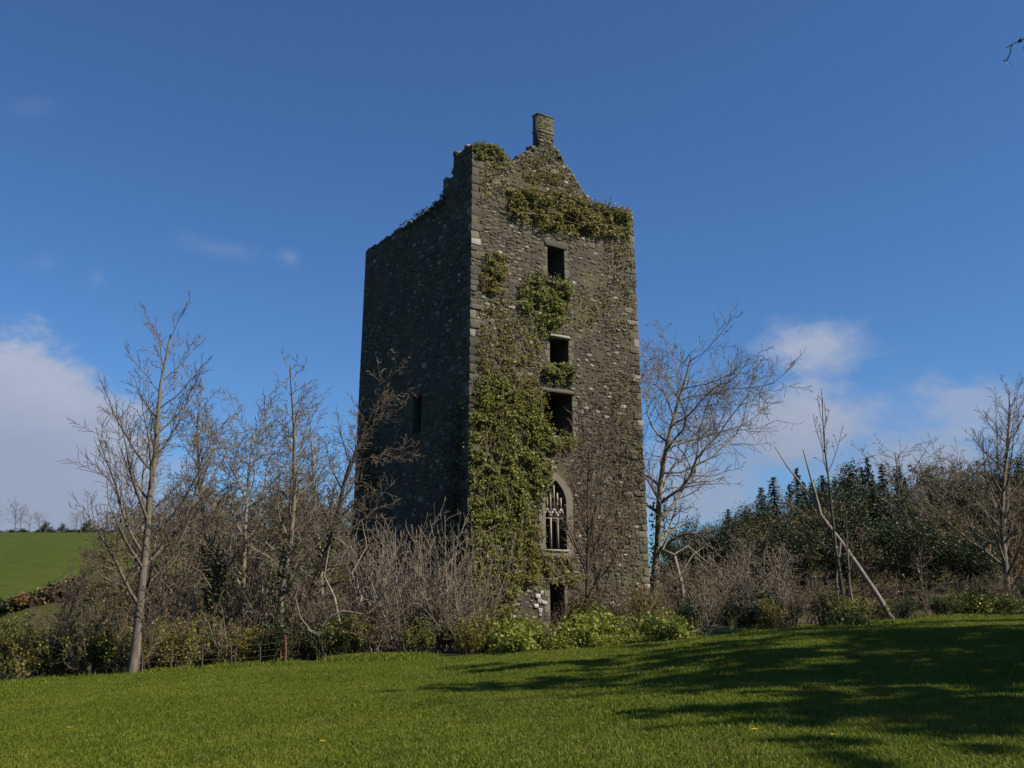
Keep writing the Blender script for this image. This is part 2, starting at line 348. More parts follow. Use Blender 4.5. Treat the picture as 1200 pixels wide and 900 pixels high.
def spread(src, x, y, name, label, s0, s1):
    P = np.stack([x, y, H(x, y)], 1)
    me = bpy.data.meshes.new(name); me.vertices.add(len(P)); me.vertices.foreach_set('co', P.astype(np.float32).ravel()); me.update()
    o = obj(name, me, label=label, kind='stuff'); o['category'] = 'grass'
    g = bpy.data.node_groups.new('grass_scatter', 'GeometryNodeTree')
    g.interface.new_socket('Geometry', in_out='INPUT', socket_type='NodeSocketGeometry'); g.interface.new_socket('Geometry', in_out='OUTPUT', socket_type='NodeSocketGeometry')
    N, L = g.nodes, g.links; gi = N.new('NodeGroupInput'); go = N.new('NodeGroupOutput')
    ip = N.new('GeometryNodeInstanceOnPoints'); ci = N.new('GeometryNodeCollectionInfo'); ci.inputs['Collection'].default_value = src
    ci.inputs['Separate Children'].default_value = True; ci.inputs['Reset Children'].default_value = True
    mp = N.new('GeometryNodeMeshToPoints'); L.new(gi.outputs[0], mp.inputs['Mesh']); L.new(mp.outputs[0], ip.inputs['Points'])
    L.new(ci.outputs[0], ip.inputs['Instance']); ip.inputs['Pick Instance'].default_value = True
    ri = N.new('FunctionNodeRandomValue'); ri.data_type = 'INT'; ri.inputs[5].default_value = 3; L.new(ri.outputs[2], ip.inputs['Instance Index'])
    rr = N.new('FunctionNodeRandomValue'); rr.data_type = 'FLOAT_VECTOR'; rr.inputs[0].default_value = (-.1, -.1, 0); rr.inputs[1].default_value = (.1, .1, 6.28); L.new(rr.outputs[0], ip.inputs['Rotation'])
    rs = N.new('FunctionNodeRandomValue'); rs.data_type = 'FLOAT'; rs.inputs[2].default_value = s0; rs.inputs[3].default_value = s1; rs.inputs['Seed'].default_value = 5; L.new(rs.outputs[1], ip.inputs['Scale'])
    L.new(ip.outputs[0], go.inputs[0])
    md = o.modifiers.new('grass_scatter', 'NODES'); md.node_group = g
build_grass()

# ------------------------------------------------------------------ tower house
TA = math.radians(33); TD = 45.0
TU = Vector((math.cos(TA), math.sin(TA), 0)); TV = Vector((-math.sin(TA), math.cos(TA), 0))
TC = Vector(((549 - 600) / 1226 * TD, TD, 0))
TZ = Hs(TC.x, TC.y) - .1
TW, TL = 9.75, 11.7; TH = 1.4
tower = empty('ruined_tower_house', (TC.x, TC.y, TZ), TA)
tag(tower, 'tall ruined stone tower house with ivy and a broken gable', 'tower')
def warp(V):
    V = np.array(V, float); k = .26 * (1 - np.clip(V[..., 2] / 19, 0, 1.2))
    x = V[..., 0] - k * (1 - 2 * V[..., 0] / TW); y = V[..., 1] - k * (1 - 2 * V[..., 1] / TL)
    V[..., 0], V[..., 1] = x, y; return V
def fpx(px, py, depth=0.0):        # photograph pixel on the front face (local x, z); depth = set back
    d = ray(px, py); o = Vector((0, 0, EYE)); P0 = Vector((TC.x, TC.y, 0)) + TV * depth
    t = (P0 - o).dot(TV) / d.dot(TV); p = o + d * t - Vector((TC.x, TC.y, TZ))
    s, z = p.dot(TU), p.z
    k = .26 * (1 - min(max(z / 19, 0), 1.2)); s = (s + k) / (1 + 2 * k / TW)
    return s, z
def lpx(px, py, depth=0.0):        # on the left (shaded) face: local y, z
    d = ray(px, py); o = Vector((0, 0, EYE)); P0 = Vector((TC.x, TC.y, 0)) + TU * depth
    t = (P0 - o).dot(TU) / d.dot(TU); p = o + d * t - Vector((TC.x, TC.y, TZ))
    s, z = p.dot(TV), p.z
    k = .26 * (1 - min(max(z / 19, 0), 1.2)); s = (s + k) / (1 + 2 * k / TL)
    return s, z
def inpoly(s, z, poly):
    c = False; j = len(poly) - 1
    for i in range(len(poly)):
        xi, yi = poly[i]; xj, yj = poly[j]
        if (yi > z) != (yj > z) and s < (xj - xi) * (z - yi) / (yj - yi) + xi: c = not c
        j = i
    return c
def slab(outer, holes, d0, d1, axis):
    """extrude a polygon with holes between depths d0 and d1; axis 'f' front face, 'l' left face."""
    pts = [Vector(p) for p in outer]; edges = [(i, (i + 1) % len(outer)) for i in range(len(outer))]; loops = [list(range(len(outer)))]
    for h in holes:
        o = len(pts); pts += [Vector(p) for p in h]; edges += [(o + i, o + (i + 1) % len(h)) for i in range(len(h))]; loops.append(list(range(o, o + len(h))))
    v, e, f, ov, oe, of = delaunay_2d_cdt(pts, edges, [], 0, 1e-5)
    tri = []
    for t in f:
        c = sum((v[i] for i in t), Vector((0, 0))) / 3
        if inpoly(c.x, c.y, outer) and not any(inpoly(c.x, c.y, h) for h in holes): tri.append(tuple(t))
    n = len(v)
    def P(p, d): return (p.x, d, p.y) if axis == 'f' else (d, p.x, p.y)
    V = [P(p, d0) for p in v] + [P(p, d1) for p in v]
    F = [t for t in tri] + [tuple(n + i for i in reversed(t)) for t in tri]
    cnt = {}
    for t in tri:
        for a, b in ((t[0], t[1]), (t[1], t[2]), (t[2], t[0])): cnt[(a, b)] = 1
    for (a, b) in cnt:
        if (b, a) not in cnt: F.append((b, a, n + a, n + b))
    if axis == 'l': F = [tuple(reversed(q)) for q in F]
    return V, F
def rag(pts, amp, rng, step=.35):     # ragged broken wall-top line
    out = []
    for (a, b) in zip(pts[:-1], pts[1:]):
        n = max(1, int(math.hypot(b[0] - a[0], b[1] - a[1]) / step)); out.append(a)
        for i in range(1, n): t = i / n; out.append((a[0] + (b[0] - a[0]) * t, a[1] + (b[1] - a[1]) * t + rng.uniform(-amp, amp)))
    out.append(pts[-1]); return out
rng = random.Random(5)
def rect(x0, y0, x1, y1, fn=fpx):
    (a, t), (b, q) = fn(x0, y0), fn(x1, y1); c, t2 = fn(x1, y0 + (x1 - x0) * .19 if fn is fpx else y0)
    zt = t; zb = fn((x0 + x1) / 2, y1)[1]
    return min(a, b), zb, max(a, b), zt
R1 = rect(641, 288, 661, 330); R2 = rect(643, 396, 665, 427); R3 = rect(634, 459, 669, 511)
RD = rect(641, 684, 658, 728); RD = (RD[0], 0.1, RD[2], RD[3])
TWn = rect(636, 562, 661, 644)     # traceried window box
def arch_loop(x0, z0, x1, z1, spring=.70, n=7, grow=0.0):
    x0 -= grow; x1 += grow; z0 -= grow; z1 += grow
    zs = z0 + (z1 - z0) * spring; m = (x0 + x1) / 2; L = [(x0, z0), (x1, z0)]
    for i in range(n + 1):
        t = i / n; L.append((m + (x1 - m) * (1 - t ** 1.9), zs + (z1 - zs) * t))
    for i in range(1, n + 1):
        t = 1 - i / n; L.append((m - (m - x0) * (1 - t ** 1.9), zs + (z1 - zs) * t))
    return L
def rloop(r): return [(r[0], r[1]), (r[2], r[1]), (r[2], r[3]), (r[0], r[3])]
archL = arch_loop(*TWn)
RL = rect(487, 466, 496, 508, lpx)
# profiles from the photograph
ftop = [fpx(741, 248), fpx(690, 236)]
ztL = fpx(556, 168)[1]
zpar = fpx(690, 236)[1]
tops = [(TW, fpx(741, 248)[1]), fpx(715, 242), fpx(690, 236), (fpx(615, 220)[0], zpar + .1), (fpx(606, 200)[0], fpx(606, 200)[1]), fpx(603, 189), fpx(592, 178), fpx(580, 172), fpx(566, 170), (0, ztL)]
front_poly = [(0, -1.0), (TW, -1.0)] + rag(tops, .13, rng)
front_holes = [rloop(R1), rloop(R2), rloop(R3), rloop(RD), archL]
V, F = slab(front_poly, front_holes, 0, TH, 'f')
front_wall = obj('front_wall', mesh('front_wall', warp(V), F, M['mortar']), tower)
lt = [(TH + .002, ztL - .1), (lpx(531, 178)[0], lpx(531, 178)[1]), (lpx(530, 205)[0], lpx(530, 207)[1]), lpx(528, 209), lpx(519, 210), (lpx(519, 210)[0] + .05, lpx(518, 233)[1]), lpx(490, 253), lpx(460, 273), (TL, lpx(434, 291)[1])]
zleft = lpx(434, 291)[1]
left_poly = [(TH + .002, -1.0), ] + rag(lt, .10, rng) + [(TL, -1.0)]
left_poly = [left_poly[0]] + [left_poly[-1]] + left_poly[1:-1][::-1]
V, F = slab(left_poly, [rloop(RL)], 0, TH, 'l')
left_wall = obj('side_wall', mesh('side_wall', warp(V), F, M['mortar']), tower)
# far walls close the shell; floor slabs added inside to keep openings dark
zr = fpx(741, 248)[1]
obj('side_wall', mesh('side_wall_far', warp(boxv(TW - TH, TH + .002, -1, TW, TL, zr - .05)), BOXF, M['mortar']), tower)
obj('rear_wall', mesh('rear_wall', warp(boxv(TH + .002, TL - TH, -1, TW - TH - .002, TL - .003, zleft - .1)), BOXF, M['mortar']), tower)
for zf in (4.4, 9.2, 13.4, 17.0):
    obj('light_block_floor', mesh('light_block_floor', warp(boxv(TH + .01, TH + .01, zf, TW - TH - .01, TL - TH - .01, zf + .3)), BOXF, M['mortar']), tower)
# gable with chimney, set back behind the wall walk
GD = .75
gp = [(fpx(598, 240, GD)[0], zpar - .8), (fpx(693, 240, GD)[0], zpar - .8)] + rag([fpx(692, 238, GD), fpx(672, 205, GD), fpx(651, 172, GD), fpx(626, 172, GD), fpx(612, 183, GD), fpx(600, 194, GD)], .10, rng)
hole = rect(623, 210, 627, 217, lambda a, b: fpx(a, b, GD))
V, F = slab(gp, [rloop(hole)], GD, GD + .7, 'f'); gable = obj('gable', mesh('gable', warp(V), F, M['mortar']), tower)
cx0, cz0 = fpx(631, 175, GD); cx1, cz1 = fpx(649, 131, GD)
cz1 = fpx(630, 133, GD)[1]
CH = (cx0, GD + .02, cz0 - .4, cx1, GD + .46, cz1)
chim = obj('chimney', mesh('chimney', warp(boxv(*CH)), BOXF, M['mortar']), tower)
obj('string_course', mesh('string_course', warp(boxv(CH[0] - .03, CH[1] - .035, cz1 - .9, CH[3] + .03, CH[4] + .03, cz1 - .82)), BOXF, M['quoin']), chim)
obj('cap_stone', mesh('cap_stone', warp(boxv(CH[0] - .025, CH[1] - .025, cz1, CH[3] + .025, CH[4] + .025, cz1 + .09)), BOXF, M['rubble']), chim)
a_, b_ = fpx(604, 193, GD), fpx(627, 173, GD)     # sloping coping slabs on the near gable skew
for i in range(4):
    t0, t1 = i / 4, (i + .95) / 4
    p0 = (a_[0] + (b_[0] - a_[0]) * t0, a_[1] + (b_[1] - a_[1]) * t0); p1 = (a_[0] + (b_[0] - a_[0]) * t1, a_[1] + (b_[1] - a_[1]) * t1)
    V = [(p0[0], GD - .07, p0[1]), (p1[0], GD - .07, p1[1]), (p1[0], GD + .8, p1[1]), (p0[0], GD + .8, p0[1]), (p0[0], GD - .07, p0[1] + .13), (p1[0], GD - .07, p1[1] + .13), (p1[0], GD + .8, p1[1] + .13), (p0[0], GD + .8, p0[1] + .13)]
    obj('coping_stone', mesh('coping_stone', warp(V), BOXF, M['quoin']), gable)

# individual stones share a few unit meshes; scale gives the size
def unit_stone(seed, m):
    r = np.random.default_rng(seed)
    b = np.array([[-.5, 0, -.5], [.5, 0, -.5], [.5, 0, .5], [-.5, 0, .5]]); o = b * (1, 1, 1) * .96; mid = b * .99 + [0, -.6, 0]; f = b * .8 + [0, -1, 0]
    mid[:, 0] += r.uniform(-.05, .05, 4); mid[:, 2] += r.uniform(-.07, .07, 4); f += r.uniform(-.07, .07, (4, 3))
    V = np.concatenate([o, mid, f]); F = []
    for k in (0, 4):
        for i in range(4): F.append((k + i, k + (i + 1) % 4, k + 4 + (i + 1) % 4, k + 4 + i))
    F.append((8, 9, 10, 11))
    return mesh('stone', V, np.array(F), m, np.full(12, r.random()))
US = {k: [unit_stone(100 + i, M[k]) for i in range(8)] for k in ('rubble', 'quoin', 'surround', 'pale', 'white')}
def place_stone(name, s, z, w, h, d, kind, face='f', parent=tower, depth=0.0, tilt=0.0):
    o = bpy.data.objects.new(name, rng.choice(US[kind])); link(o, parent)
    p = (s, depth + .005, z) if face == 'f' else (depth + .005, s, z)
    o.location = warp(np.array(p)).tolist(); o.scale = (w, d, h)
    o.rotation_euler = (0, tilt, 0) if face == 'f' else (0, 0, -math.pi / 2)
    return o
taken_f, taken_l = [], []
def free(lst, s, z, w, h, g=.02):
    for (a, b, c, d) in lst:
        if s + w / 2 + g > a and s - w / 2 - g < c and z + h / 2 + g > b and z - h / 2 - g < d: return False
    return True
def take(lst, s, z, w, h): lst.append((s - w / 2, z - h / 2, s + w / 2, z + h / 2))
for r in (R1, R2, R3, RD, hole): taken_f.append((r[0] - .03, r[1] - .03, r[2] + .03, r[3] + .03))
SUR = (TWn[0] - .42, TWn[1] - .30, TWn[2] + .42, TWn[3] + .42); taken_f.append(SUR)
taken_l.append(RL)
# quoins at both front corners: long and short work
z = .1; i = 0
while z < ztL - .35:
    h = rng.uniform(.26, .46); wf = rng.uniform(.5, .8) if i % 2 else rng.uniform(.28, .42)
    if z > 12.4 and z < 13.6 and i % 2: h, wf = .5, .85
    if rng.random() < .8: place_stone('quoin', wf / 2 - .03, z + h / 2 + rng.uniform(-.02, .02), wf, h * rng.uniform(.82, .95), rng.uniform(.03, .07), rng.choice(['quoin', 'rubble', 'rubble']), tilt=rng.gauss(0, .025)); take(taken_f, wf / 2, z + h / 2, wf, h)
    wl = rng.uniform(.28, .42) if i % 2 else rng.uniform(.5, .8)
    place_stone('quoin', wl / 2 - .03, z + h / 2, wl, h - .03, .05, 'rubble', 'l'); take(taken_l, wl / 2, z + h / 2, wl, h)
    z += h; i += 1
z = .1
while z < zr - .35:
    h = rng.uniform(.26, .42); wf = rng.uniform(.5, .75) if i % 2 else rng.uniform(.28, .4)
    if rng.random() < .8: place_stone('quoin', TW - wf / 2 + .03, z + h / 2, wf, h * rng.uniform(.82, .95), rng.uniform(.03, .07), rng.choice(['quoin', 'rubble', 'rubble']), tilt=rng.gauss(0, .025)); take(taken_f, TW - wf / 2, z + h / 2, wf, h)
    z += h; i += 1
# window dressings
def opening_trim(r, lint='quoin', lh=.2, over=.18, jambs=True, proud=.09):
    w = r[2] - r[0]
    place_stone('lintel', (r[0] + r[2]) / 2, r[3] + lh / 2, w + 2 * over, lh, proud, lint); take(taken_f, (r[0] + r[2]) / 2, r[3] + lh / 2, w + 2 * over, lh)
    place_stone('sill', (r[0] + r[2]) / 2, r[1] - .08, w + .2, .15, .07, 'quoin'); take(taken_f, (r[0] + r[2]) / 2, r[1] - .08, w + .2, .15)
    if jambs:
        z = r[1]; i = 0
        while z < r[3] - .1:
            h = min(rng.uniform(.24, .38), r[3] - z); j = .3 if i % 2 else .18
            for sx, c in ((-1, r[0] - j / 2 - .005), (1, r[2] + j / 2 + .005)):
                place_stone('jamb_stone', c, z + h / 2, j, h - .02, .035, 'surround'); take(taken_f, c, z + h / 2, j, h)
            z += h; i += 1
opening_trim(R1, 'quoin', .34, .2); opening_trim(R2, 'pale', .15, .10, True, .24); opening_trim(R3, 'quoin', .18, .12, True, .14)
opening_trim(RD, 'surround', .25, .15)
# traceried window: surround of dressed stone + mullions, transom, ogee heads, tracery bars
win = obj('window_surround', None, tower) if False else None
V, F = slab(arch_loop(*TWn, grow=.36), [archL], -.04, .30, 'f')
win = obj('tracery_window', mesh('tracery_window', warp(V), F, M['surround']), tower)
win['label'] = 'pointed stone tracery window of three lights'
wx0, wz0, wx1, wz1 = TWn; ww = wx1 - wx0; wh = wz1 - wz0; zt = wz0 + wh * .50
def bar(name, x0, z0, x1, z1, m='pale', d0=.09, d1=.19):
    obj(name, mesh(name, warp(boxv(x0, d0, z0, x1, d1, z1)), BOXF, M[m]), win)
for k in (1, 2): bar('mullion', wx0 + ww * k / 3 - .032, wz0, wx0 + ww * k / 3 + .032, zt)
bar('sill', wx0 - .08, wz0 - .1, wx1 + .08, wz0 - .003, 'pale', -.09, .25)
def strip(name, path, half, d0=.09, d1=.19):
    B = Buf()
    for (a, b) in zip(path[:-1], path[1:]):
        dx, dz = b[0] - a[0], b[1] - a[1]; l = math.hypot(dx, dz); nx, nz = -dz / l * half, dx / l * half
        q = [(a[0] - nx, a[1] - nz), (b[0] - nx, b[1] - nz), (b[0] + nx, b[1] + nz), (a[0] + nx, a[1] + nz)]
        B.add(np.array([(x, d0, z) for x, z in q] + [(x, d1, z) for x, z in q]), np.array([[0, 1, 2, 3], [7, 6, 5, 4], [0, 4, 5, 1], [1, 5, 6, 2], [2, 6, 7, 3], [3, 7, 4, 0]]))
    me = B.mesh(name, M['pale']); co = warp(np.concatenate(B.V)).astype(np.float32); me.vertices.foreach_set('co', co.ravel()); me.update()
    obj(name, me, win)
for k in range(3):
    c = wx0 + ww * (k + .5) / 3; hw = ww / 6
    strip('ogee_head', [(c - hw, zt - .12), (c - hw * .85, zt + .03), (c - hw * .35, zt + .14), (c, zt + .27), (c + hw * .35, zt + .14), (c + hw * .85, zt + .03), (c + hw, zt - .12)], .038, .085, .195)
for k in range(1, 6):
    x = wx0 + ww * k / 6; top = wz1 - .06 - (abs(k - 3) / 3) ** .53 * wh * .29
    bar('tracery_bar', x - .024, zt + .02 + (.2 if k % 2 else -.1), x + .024, top)
bar('transom', wx0, zt - .20, wx1, zt - .15, 'pale', .10, .18)
# whitewashed broken masonry at the foot, by the doorway
for (cx_, cy_, rx_, ry_, n_, kd) in ((628, 710, 9, 13, 15, 'white'), (663, 700, 3, 14, 6, 'pale'), (716, 708, 9, 10, 7, 'pale'), (722, 716, 3, 10, 4, 'white'), (705, 716, 4, 8, 4, 'white'), (742, 690, 7, 6, 4, 'surround'), (600, 722, 8, 6, 4, 'pale')):
    for _ in range(n_):
        s, z = fpx(cx_ + rng.gauss(0, rx_ * .5), cy_ + rng.gauss(0, ry_ * .5)); w, h = rng.uniform(.12, .3), rng.uniform(.09, .24)
        if z < .15 or not free(taken_f, s, z, w * .8, h * .8, 0): continue
        place_stone('facing_stone', s, z, w, h, rng.uniform(.05, .1), kd, tilt=rng.uniform(-.3, .3)); take(taken_f, s, z, w, h)

# rubble facing: real stones, coursed roughly; the largest are parts of their own
def nz3(x, y, z=0, s=1.0): return mnoise.noise(Vector((x * s, y * s, z)))
def rubble(face, poly, taken, zmin, zmax, smax, kind, depth=0.0, s0=0.0, render=True, quota=90, hmul=.82, seed=1):
    """random rubble: stones of falling size thrown into the free wall area, irregular six-sided outlines."""
    rr = random.Random(seed * 31 + len(poly)); B = Buf(); cell = .02; big = []
    nx, nz_ = int((smax - s0) / cell) + 1, int((zmax - zmin) / cell) + 1; occ = np.zeros((nx, nz_), bool)
    for (x0, y0, x1, y1) in taken: occ[max(0, int((x0 - s0) / cell)):max(0, int((x1 - s0) / cell)), max(0, int((y0 - zmin) / cell)):max(0, int((y1 - zmin) / cell))] = True
    area = (smax - s0) * (zmax - zmin)
    for (w0, w1, h0, h1, dens) in ((.42, .62, .22, .32, 1.4), (.30, .48, .16, .26, 12), (.20, .36, .11, .2, 45), (.12, .24, .08, .14, 110), (.07, .14, .05, .09, 130)):
        for _ in range(int(area * dens)):
            w, hh = rr.uniform(w0, w1) * hmul, rr.uniform(h0, h1) * hmul; c, zz = rr.uniform(s0 + w / 2, smax - w / 2), rr.uniform(zmin + hh / 2, zmax - hh / 2)
            i0, i1, j0, j1 = int((c - w / 2 - s0) / cell), int((c + w / 2 - s0) / cell) + 1, int((zz - hh / 2 - zmin) / cell), int((zz + hh / 2 - zmin) / cell) + 1
            if occ[i0:i1, j0:j1].any(): continue
            if not all(inpoly(c + a * w * .5, zz + b * hh * .5, poly) for a in (-1, 1) for b in (-1, 1)): continue
            if render and nz3(c, zz, 9, .42) + .35 * nz3(c, zz, 4, 1.7) + (.30 if (face == 'f' and depth == 0 and c > 5.0 and zz > 11) else 0) > .2 and rr.random() < .8: continue
            occ[i0:i1, j0:j1] = True; d = rr.uniform(.008, .045)
            if w * hh > .10 and len(big) < quota: big.append(1); place_stone('stone', c, zz, w, hh, d, kind, face, depth=depth); continue
            ang = np.array([.35, math.pi / 2 + rr.uniform(-.3, .3), math.pi - .35, math.pi + .35, 1.5 * math.pi + rr.uniform(-.3, .3), 2 * math.pi - .35]) + np.array([rr.uniform(-.16, .16) for _ in range(6)])
            e = np.stack([np.cos(ang), np.sin(ang)], 1); q = np.sign(e) * np.abs(e) ** .55 * .5 * np.array([rr.uniform(.86, 1.04) for _ in range(6)])[:, None]
            t = rr.gauss(0, .10); q = q * (w, hh); q = q @ np.array([[math.cos(t), -math.sin(t)], [math.sin(t), math.cos(t)]]).T
            def P(qq, dd):
                a = c + qq[:, 0]; b = zz + qq[:, 1]; e2 = depth - dd
                return np.stack([a, e2, b], 1) if face == 'f' else np.stack([e2, a, b], 1)
            V = np.concatenate([P(q, np.full(6, -.005)), P(q * .95, np.full(6, d * .5)), P(q * .68, d + np.array([rr.uniform(-.012, .012) for _ in range(6)]))])
            Fq = [(k + i2, k + (i2 + 1) % 6, k + 6 + (i2 + 1) % 6, k + 6 + i2) for k in (0, 6) for i2 in range(6)] + [(12, 13, 14, 15), (12, 15, 16, 17)]
            if face == 'l': Fq = [tuple(reversed(f_)) for f_ in Fq]
            B.add(warp(V), np.array(Fq), rr.random())
    return B
B = rubble('f', front_poly, taken_f, .1, ztL, TW, 'rubble')
obj('rubble_facing', B.mesh('rubble_facing', M['rubble']), tower, kind='stuff')
B = rubble('l', [(0, -1), (TL, -1)] + left_poly[2:] + [(0, ztL)], taken_l, .1, ztL, TL, 'rubble', quota=60, seed=2)
obj('rubble_facing', B.mesh('side_rubble_facing', M['rubble']), tower, kind='stuff')
B = rubble('f', gp, taken_f[:5], zpar - .2, cz0 + .3, TW, 'rubble', depth=GD, render=False, quota=14, seed=3)
obj('rubble_facing', B.mesh('gable_rubble_facing', M['rubble']), gable, kind='stuff')
B = rubble('f', [(CH[0], cz0 - .5), (CH[3], cz0 - .5), (CH[3], cz1), (CH[0], cz1)], [(0, cz1 - .92, 99, cz1 - .78)], cz0 - .3, cz1, CH[3], 'rubble', depth=CH[1], s0=CH[0], render=False, quota=0, hmul=.9)
obj('rubble_facing', B.mesh('chimney_rubble_facing', M['rubble']), chim, kind='stuff')
# loose stones along the broken wall tops
def cap_line(pts, depth_fn, n, kind='rubble'):
    B = Buf()
    for i in range(n):
        k = rng.randrange(len(pts) - 1); t = rng.random(); a, b = pts[k], pts[k + 1]
        s = a[0] + (b[0] - a[0]) * t; z = a[1] + (b[1] - a[1]) * t; w, d, h = rng.uniform(.12, .34), rng.uniform(.12, .34), rng.uniform(.08, .22)
        V = boxv(-w / 2, -d / 2, -h * .6, w / 2, d / 2, h * .5); V *= 1 + np.array([[rng.uniform(-.22, .22) for _ in range(3)] for _ in range(8)])
        a_ = rng.uniform(-.5, .5); c, s_ = math.cos(a_), math.sin(a_); V[:, :2] = V[:, :2] @ np.array([[c, -s_], [s_, c]]).T
        B.add(warp(V + np.array(depth_fn(s, z))), BOXF, rng.random())
    return B
B = cap_line(rag(tops, .05, rng), lambda s, z: (s, rng.uniform(.1, TH - .1), z), 190)
obj('broken_wall_top', B.mesh('broken_wall_top', M['rubble']), front_wall, kind='stuff')
B = cap_line(lt, lambda s, z: (rng.uniform(.1, TH - .1), s, z), 150)
obj('broken_wall_top', B.mesh('broken_side_top', M['rubble']), left_wall, kind='stuff')
B = cap_line(gp[2:], lambda s, z: (s, GD + rng.uniform(.05, .65), z), 110)
obj('broken_gable_top', B.mesh('broken_gable_top', M['rubble']), gable, kind='stuff')

# ------------------------------------------------------------------ ivy and wall plants
LEFTP = [(-.2, -1), (TL + .05, -1)] + left_poly[2:] + [(-.2, ztL)]
def wall_plant(name, label, cat, poly, n, size, depth, m, fn=fpx, face='f', stems=0, setback=0.0, clump=.5, seed=0, dens=None, group=None):
    rg = np.random.default_rng(seed + 50); rr = random.Random(seed)
    xs = [p[0] for p in poly]; ys = [p[1] for p in poly]; pts = []
    tries = 0
    while len(pts) < n and tries < n * 12:
        tries += 1
        px, py = rr.uniform(min(xs), max(xs)), rr.uniform(min(ys), max(ys))
        jx, jy = rr.gauss(0, 5), rr.gauss(0, 5)
        if not inpoly(px + jx, py + jy, poly): continue
        nn = mnoise.noise(Vector((px * .07, py * .07, seed))) + .6 * mnoise.noise(Vector((px * .19, py * .19, seed + 5)))
        if rr.random() > .5 + clump * 1.5 * nn: continue
        if dens and rr.random() > dens(px, py): continue
        s, z = fn(px, py) if not setback else fpx(px, py, setback)
        if face == 'f': s = min(max(s, -.1), TW + .12)
        else: s = max(s, -.1)
        if not inpoly(min(max(s, .02), TW - .02) if face == 'f' else s, z - (.0 if setback else .15), gp if setback else front_poly if face == 'f' else LEFTP): continue
        e = depth * (max(0, .45 + .9 * nn) * rr.random() ** .7) + .03
        p = warp(np.array((s, setback - e, z) if face == 'f' else (-e, s, z)))
        pts.append(p)
    C = np.array(pts); R3x = np.array(Matrix.Rotation(TA, 3, 'Z')); C = C @ R3x.T + np.array([TC.x, TC.y, TZ])
    base = C[np.argmin(C[:, 2])].copy(); base = np.array([C[:, 0].mean(), C[:, 1].mean(), C[:, 2].min()])
    root = empty(name, base.tolist()); tag(root, label, cat, group)
    nb = -np.array(TV) if face == 'f' else -np.array(TU)
    V, F, R = leaves(C - base, size, rg, nb + np.array([.2, -.1, .5]), .9)
    obj('leaves', mesh('leaves', V, F, M[m], R), root)
    if stems:
        ps = []
        for k in range(stems):
            a = C[rr.randrange(len(C))] - base; b0 = C[rr.randrange(len(C))] - base
            a = Vector(a); b0 = Vector(b0)
            if b0.z < a.z: a, b0 = b0, a
            p = [a.lerp(b0, t) + Vector((rr.gauss(0, .06), rr.gauss(0, .03), rr.gauss(0, .06))) for t in (0, .25, .5, .75, 1)]
            ps.append((p, [.02, .017, .014, .010, .006]))
        V, F, R = tubes(ps, 4); obj('stems', mesh('stems', V, F, M['twig'], R), root)
    return root
wall_plant('ivy', 'dense dark green ivy climbing the lower sunlit wall beside the corner', 'ivy', [(552, 470), (575, 440), (605, 450), (628, 480), (645, 520), (645, 555), (628, 590), (612, 625), (600, 665), (596, 720), (548, 725), (547, 600)], 21000, .055, .38, 'ivy', stems=30, seed=1, clump=.35)
wall_plant('ivy', 'thin yellowing ivy fading upward over the stones above the dense ivy', 'ivy', [(560, 380), (590, 365), (622, 400), (636, 470), (646, 530), (600, 490), (552, 520)], 6500, .042, .2, 'ivy_olive', stems=14, seed=2, dens=lambda x, y: min(1, .25 + (y - 385) / 120))
wall_plant('ivy', 'shaggy olive ivy band hanging below the broken gable and parapet', 'ivy', [(594, 222), (625, 220), (660, 226), (692, 238), (736, 248), (739, 272), (716, 278), (690, 272), (668, 274), (648, 266), (622, 262), (598, 248)], 12000, .048, .5, 'ivy_olive', stems=16, seed=3, clump=.4)
wall_plant('ivy', 'bright green clump growing on the wall under the topmost window', 'wall plant', [(612, 335), (630, 318), (640, 332), (668, 333), (668, 352), (655, 376), (640, 386), (628, 366), (606, 356)], 5500, .048, .42, 'ivy', stems=8, seed=4, clump=.35)
wall_plant('ivy', 'narrow olive clump near the corner, level with the topmost window', 'wall plant', [(572, 298), (588, 294), (594, 318), (588, 342), (566, 345), (562, 322)], 2200, .045, .35, 'ivy_olive', stems=4, seed=5)
wall_plant('wall_plant', 'green tuft growing on top of the broken corner turret', 'wall plant', [(556, 170), (572, 166), (590, 174), (592, 186), (570, 184), (558, 180)], 1700, .042, .3, 'ivy', stems=3, seed=6)
wall_plant('moss_growth', 'olive moss and weeds sprouting over the gable face', 'wall plant', [(622, 172), (650, 174), (668, 200), (690, 236), (640, 226), (606, 222), (612, 196)], 2000, .04, .16, 'ivy_olive', setback=GD, seed=7, clump=.7, stems=3)
wall_plant('moss_growth', 'brown-green weeds on the turret face below its grassy top', 'wall plant', [(562, 185), (600, 188), (606, 222), (590, 245), (565, 240)], 420, .05, .16, 'ivy_olive', seed=17, clump=.8, stems=2)
wall_plant('wall_plant', 'green tuft on the ledge between the two middle windows', 'wall plant', [(634, 432), (644, 426), (668, 428), (671, 446), (655, 452), (636, 446)], 1800, .045, .45, 'ivy', stems=4, seed=8)
wall_plant('wall_plant', 'dark green growth over the sill of the widest window', 'wall plant', [(632, 500), (644, 508), (668, 510), (672, 522), (650, 530), (632, 522)], 1200, .045, .4, 'ivy', stems=4, seed=9)
wall_plant('moss_growth', 'patchy yellow-green weeds right of the topmost clump', 'wall plant', [(668, 345), (700, 335), (738, 320), (744, 380), (720, 400), (690, 385), (668, 372)], 620, .05, .16, 'ivy_olive', seed=10, clump=.9, stems=3)
wall_plant('moss_growth', 'thin weeds trailing down the right corner below the parapet', 'wall plant', [(708, 278), (738, 272), (744, 345), (728, 345), (716, 310)], 420, .05, .14, 'ivy_olive', seed=11, clump=.9, stems=3)
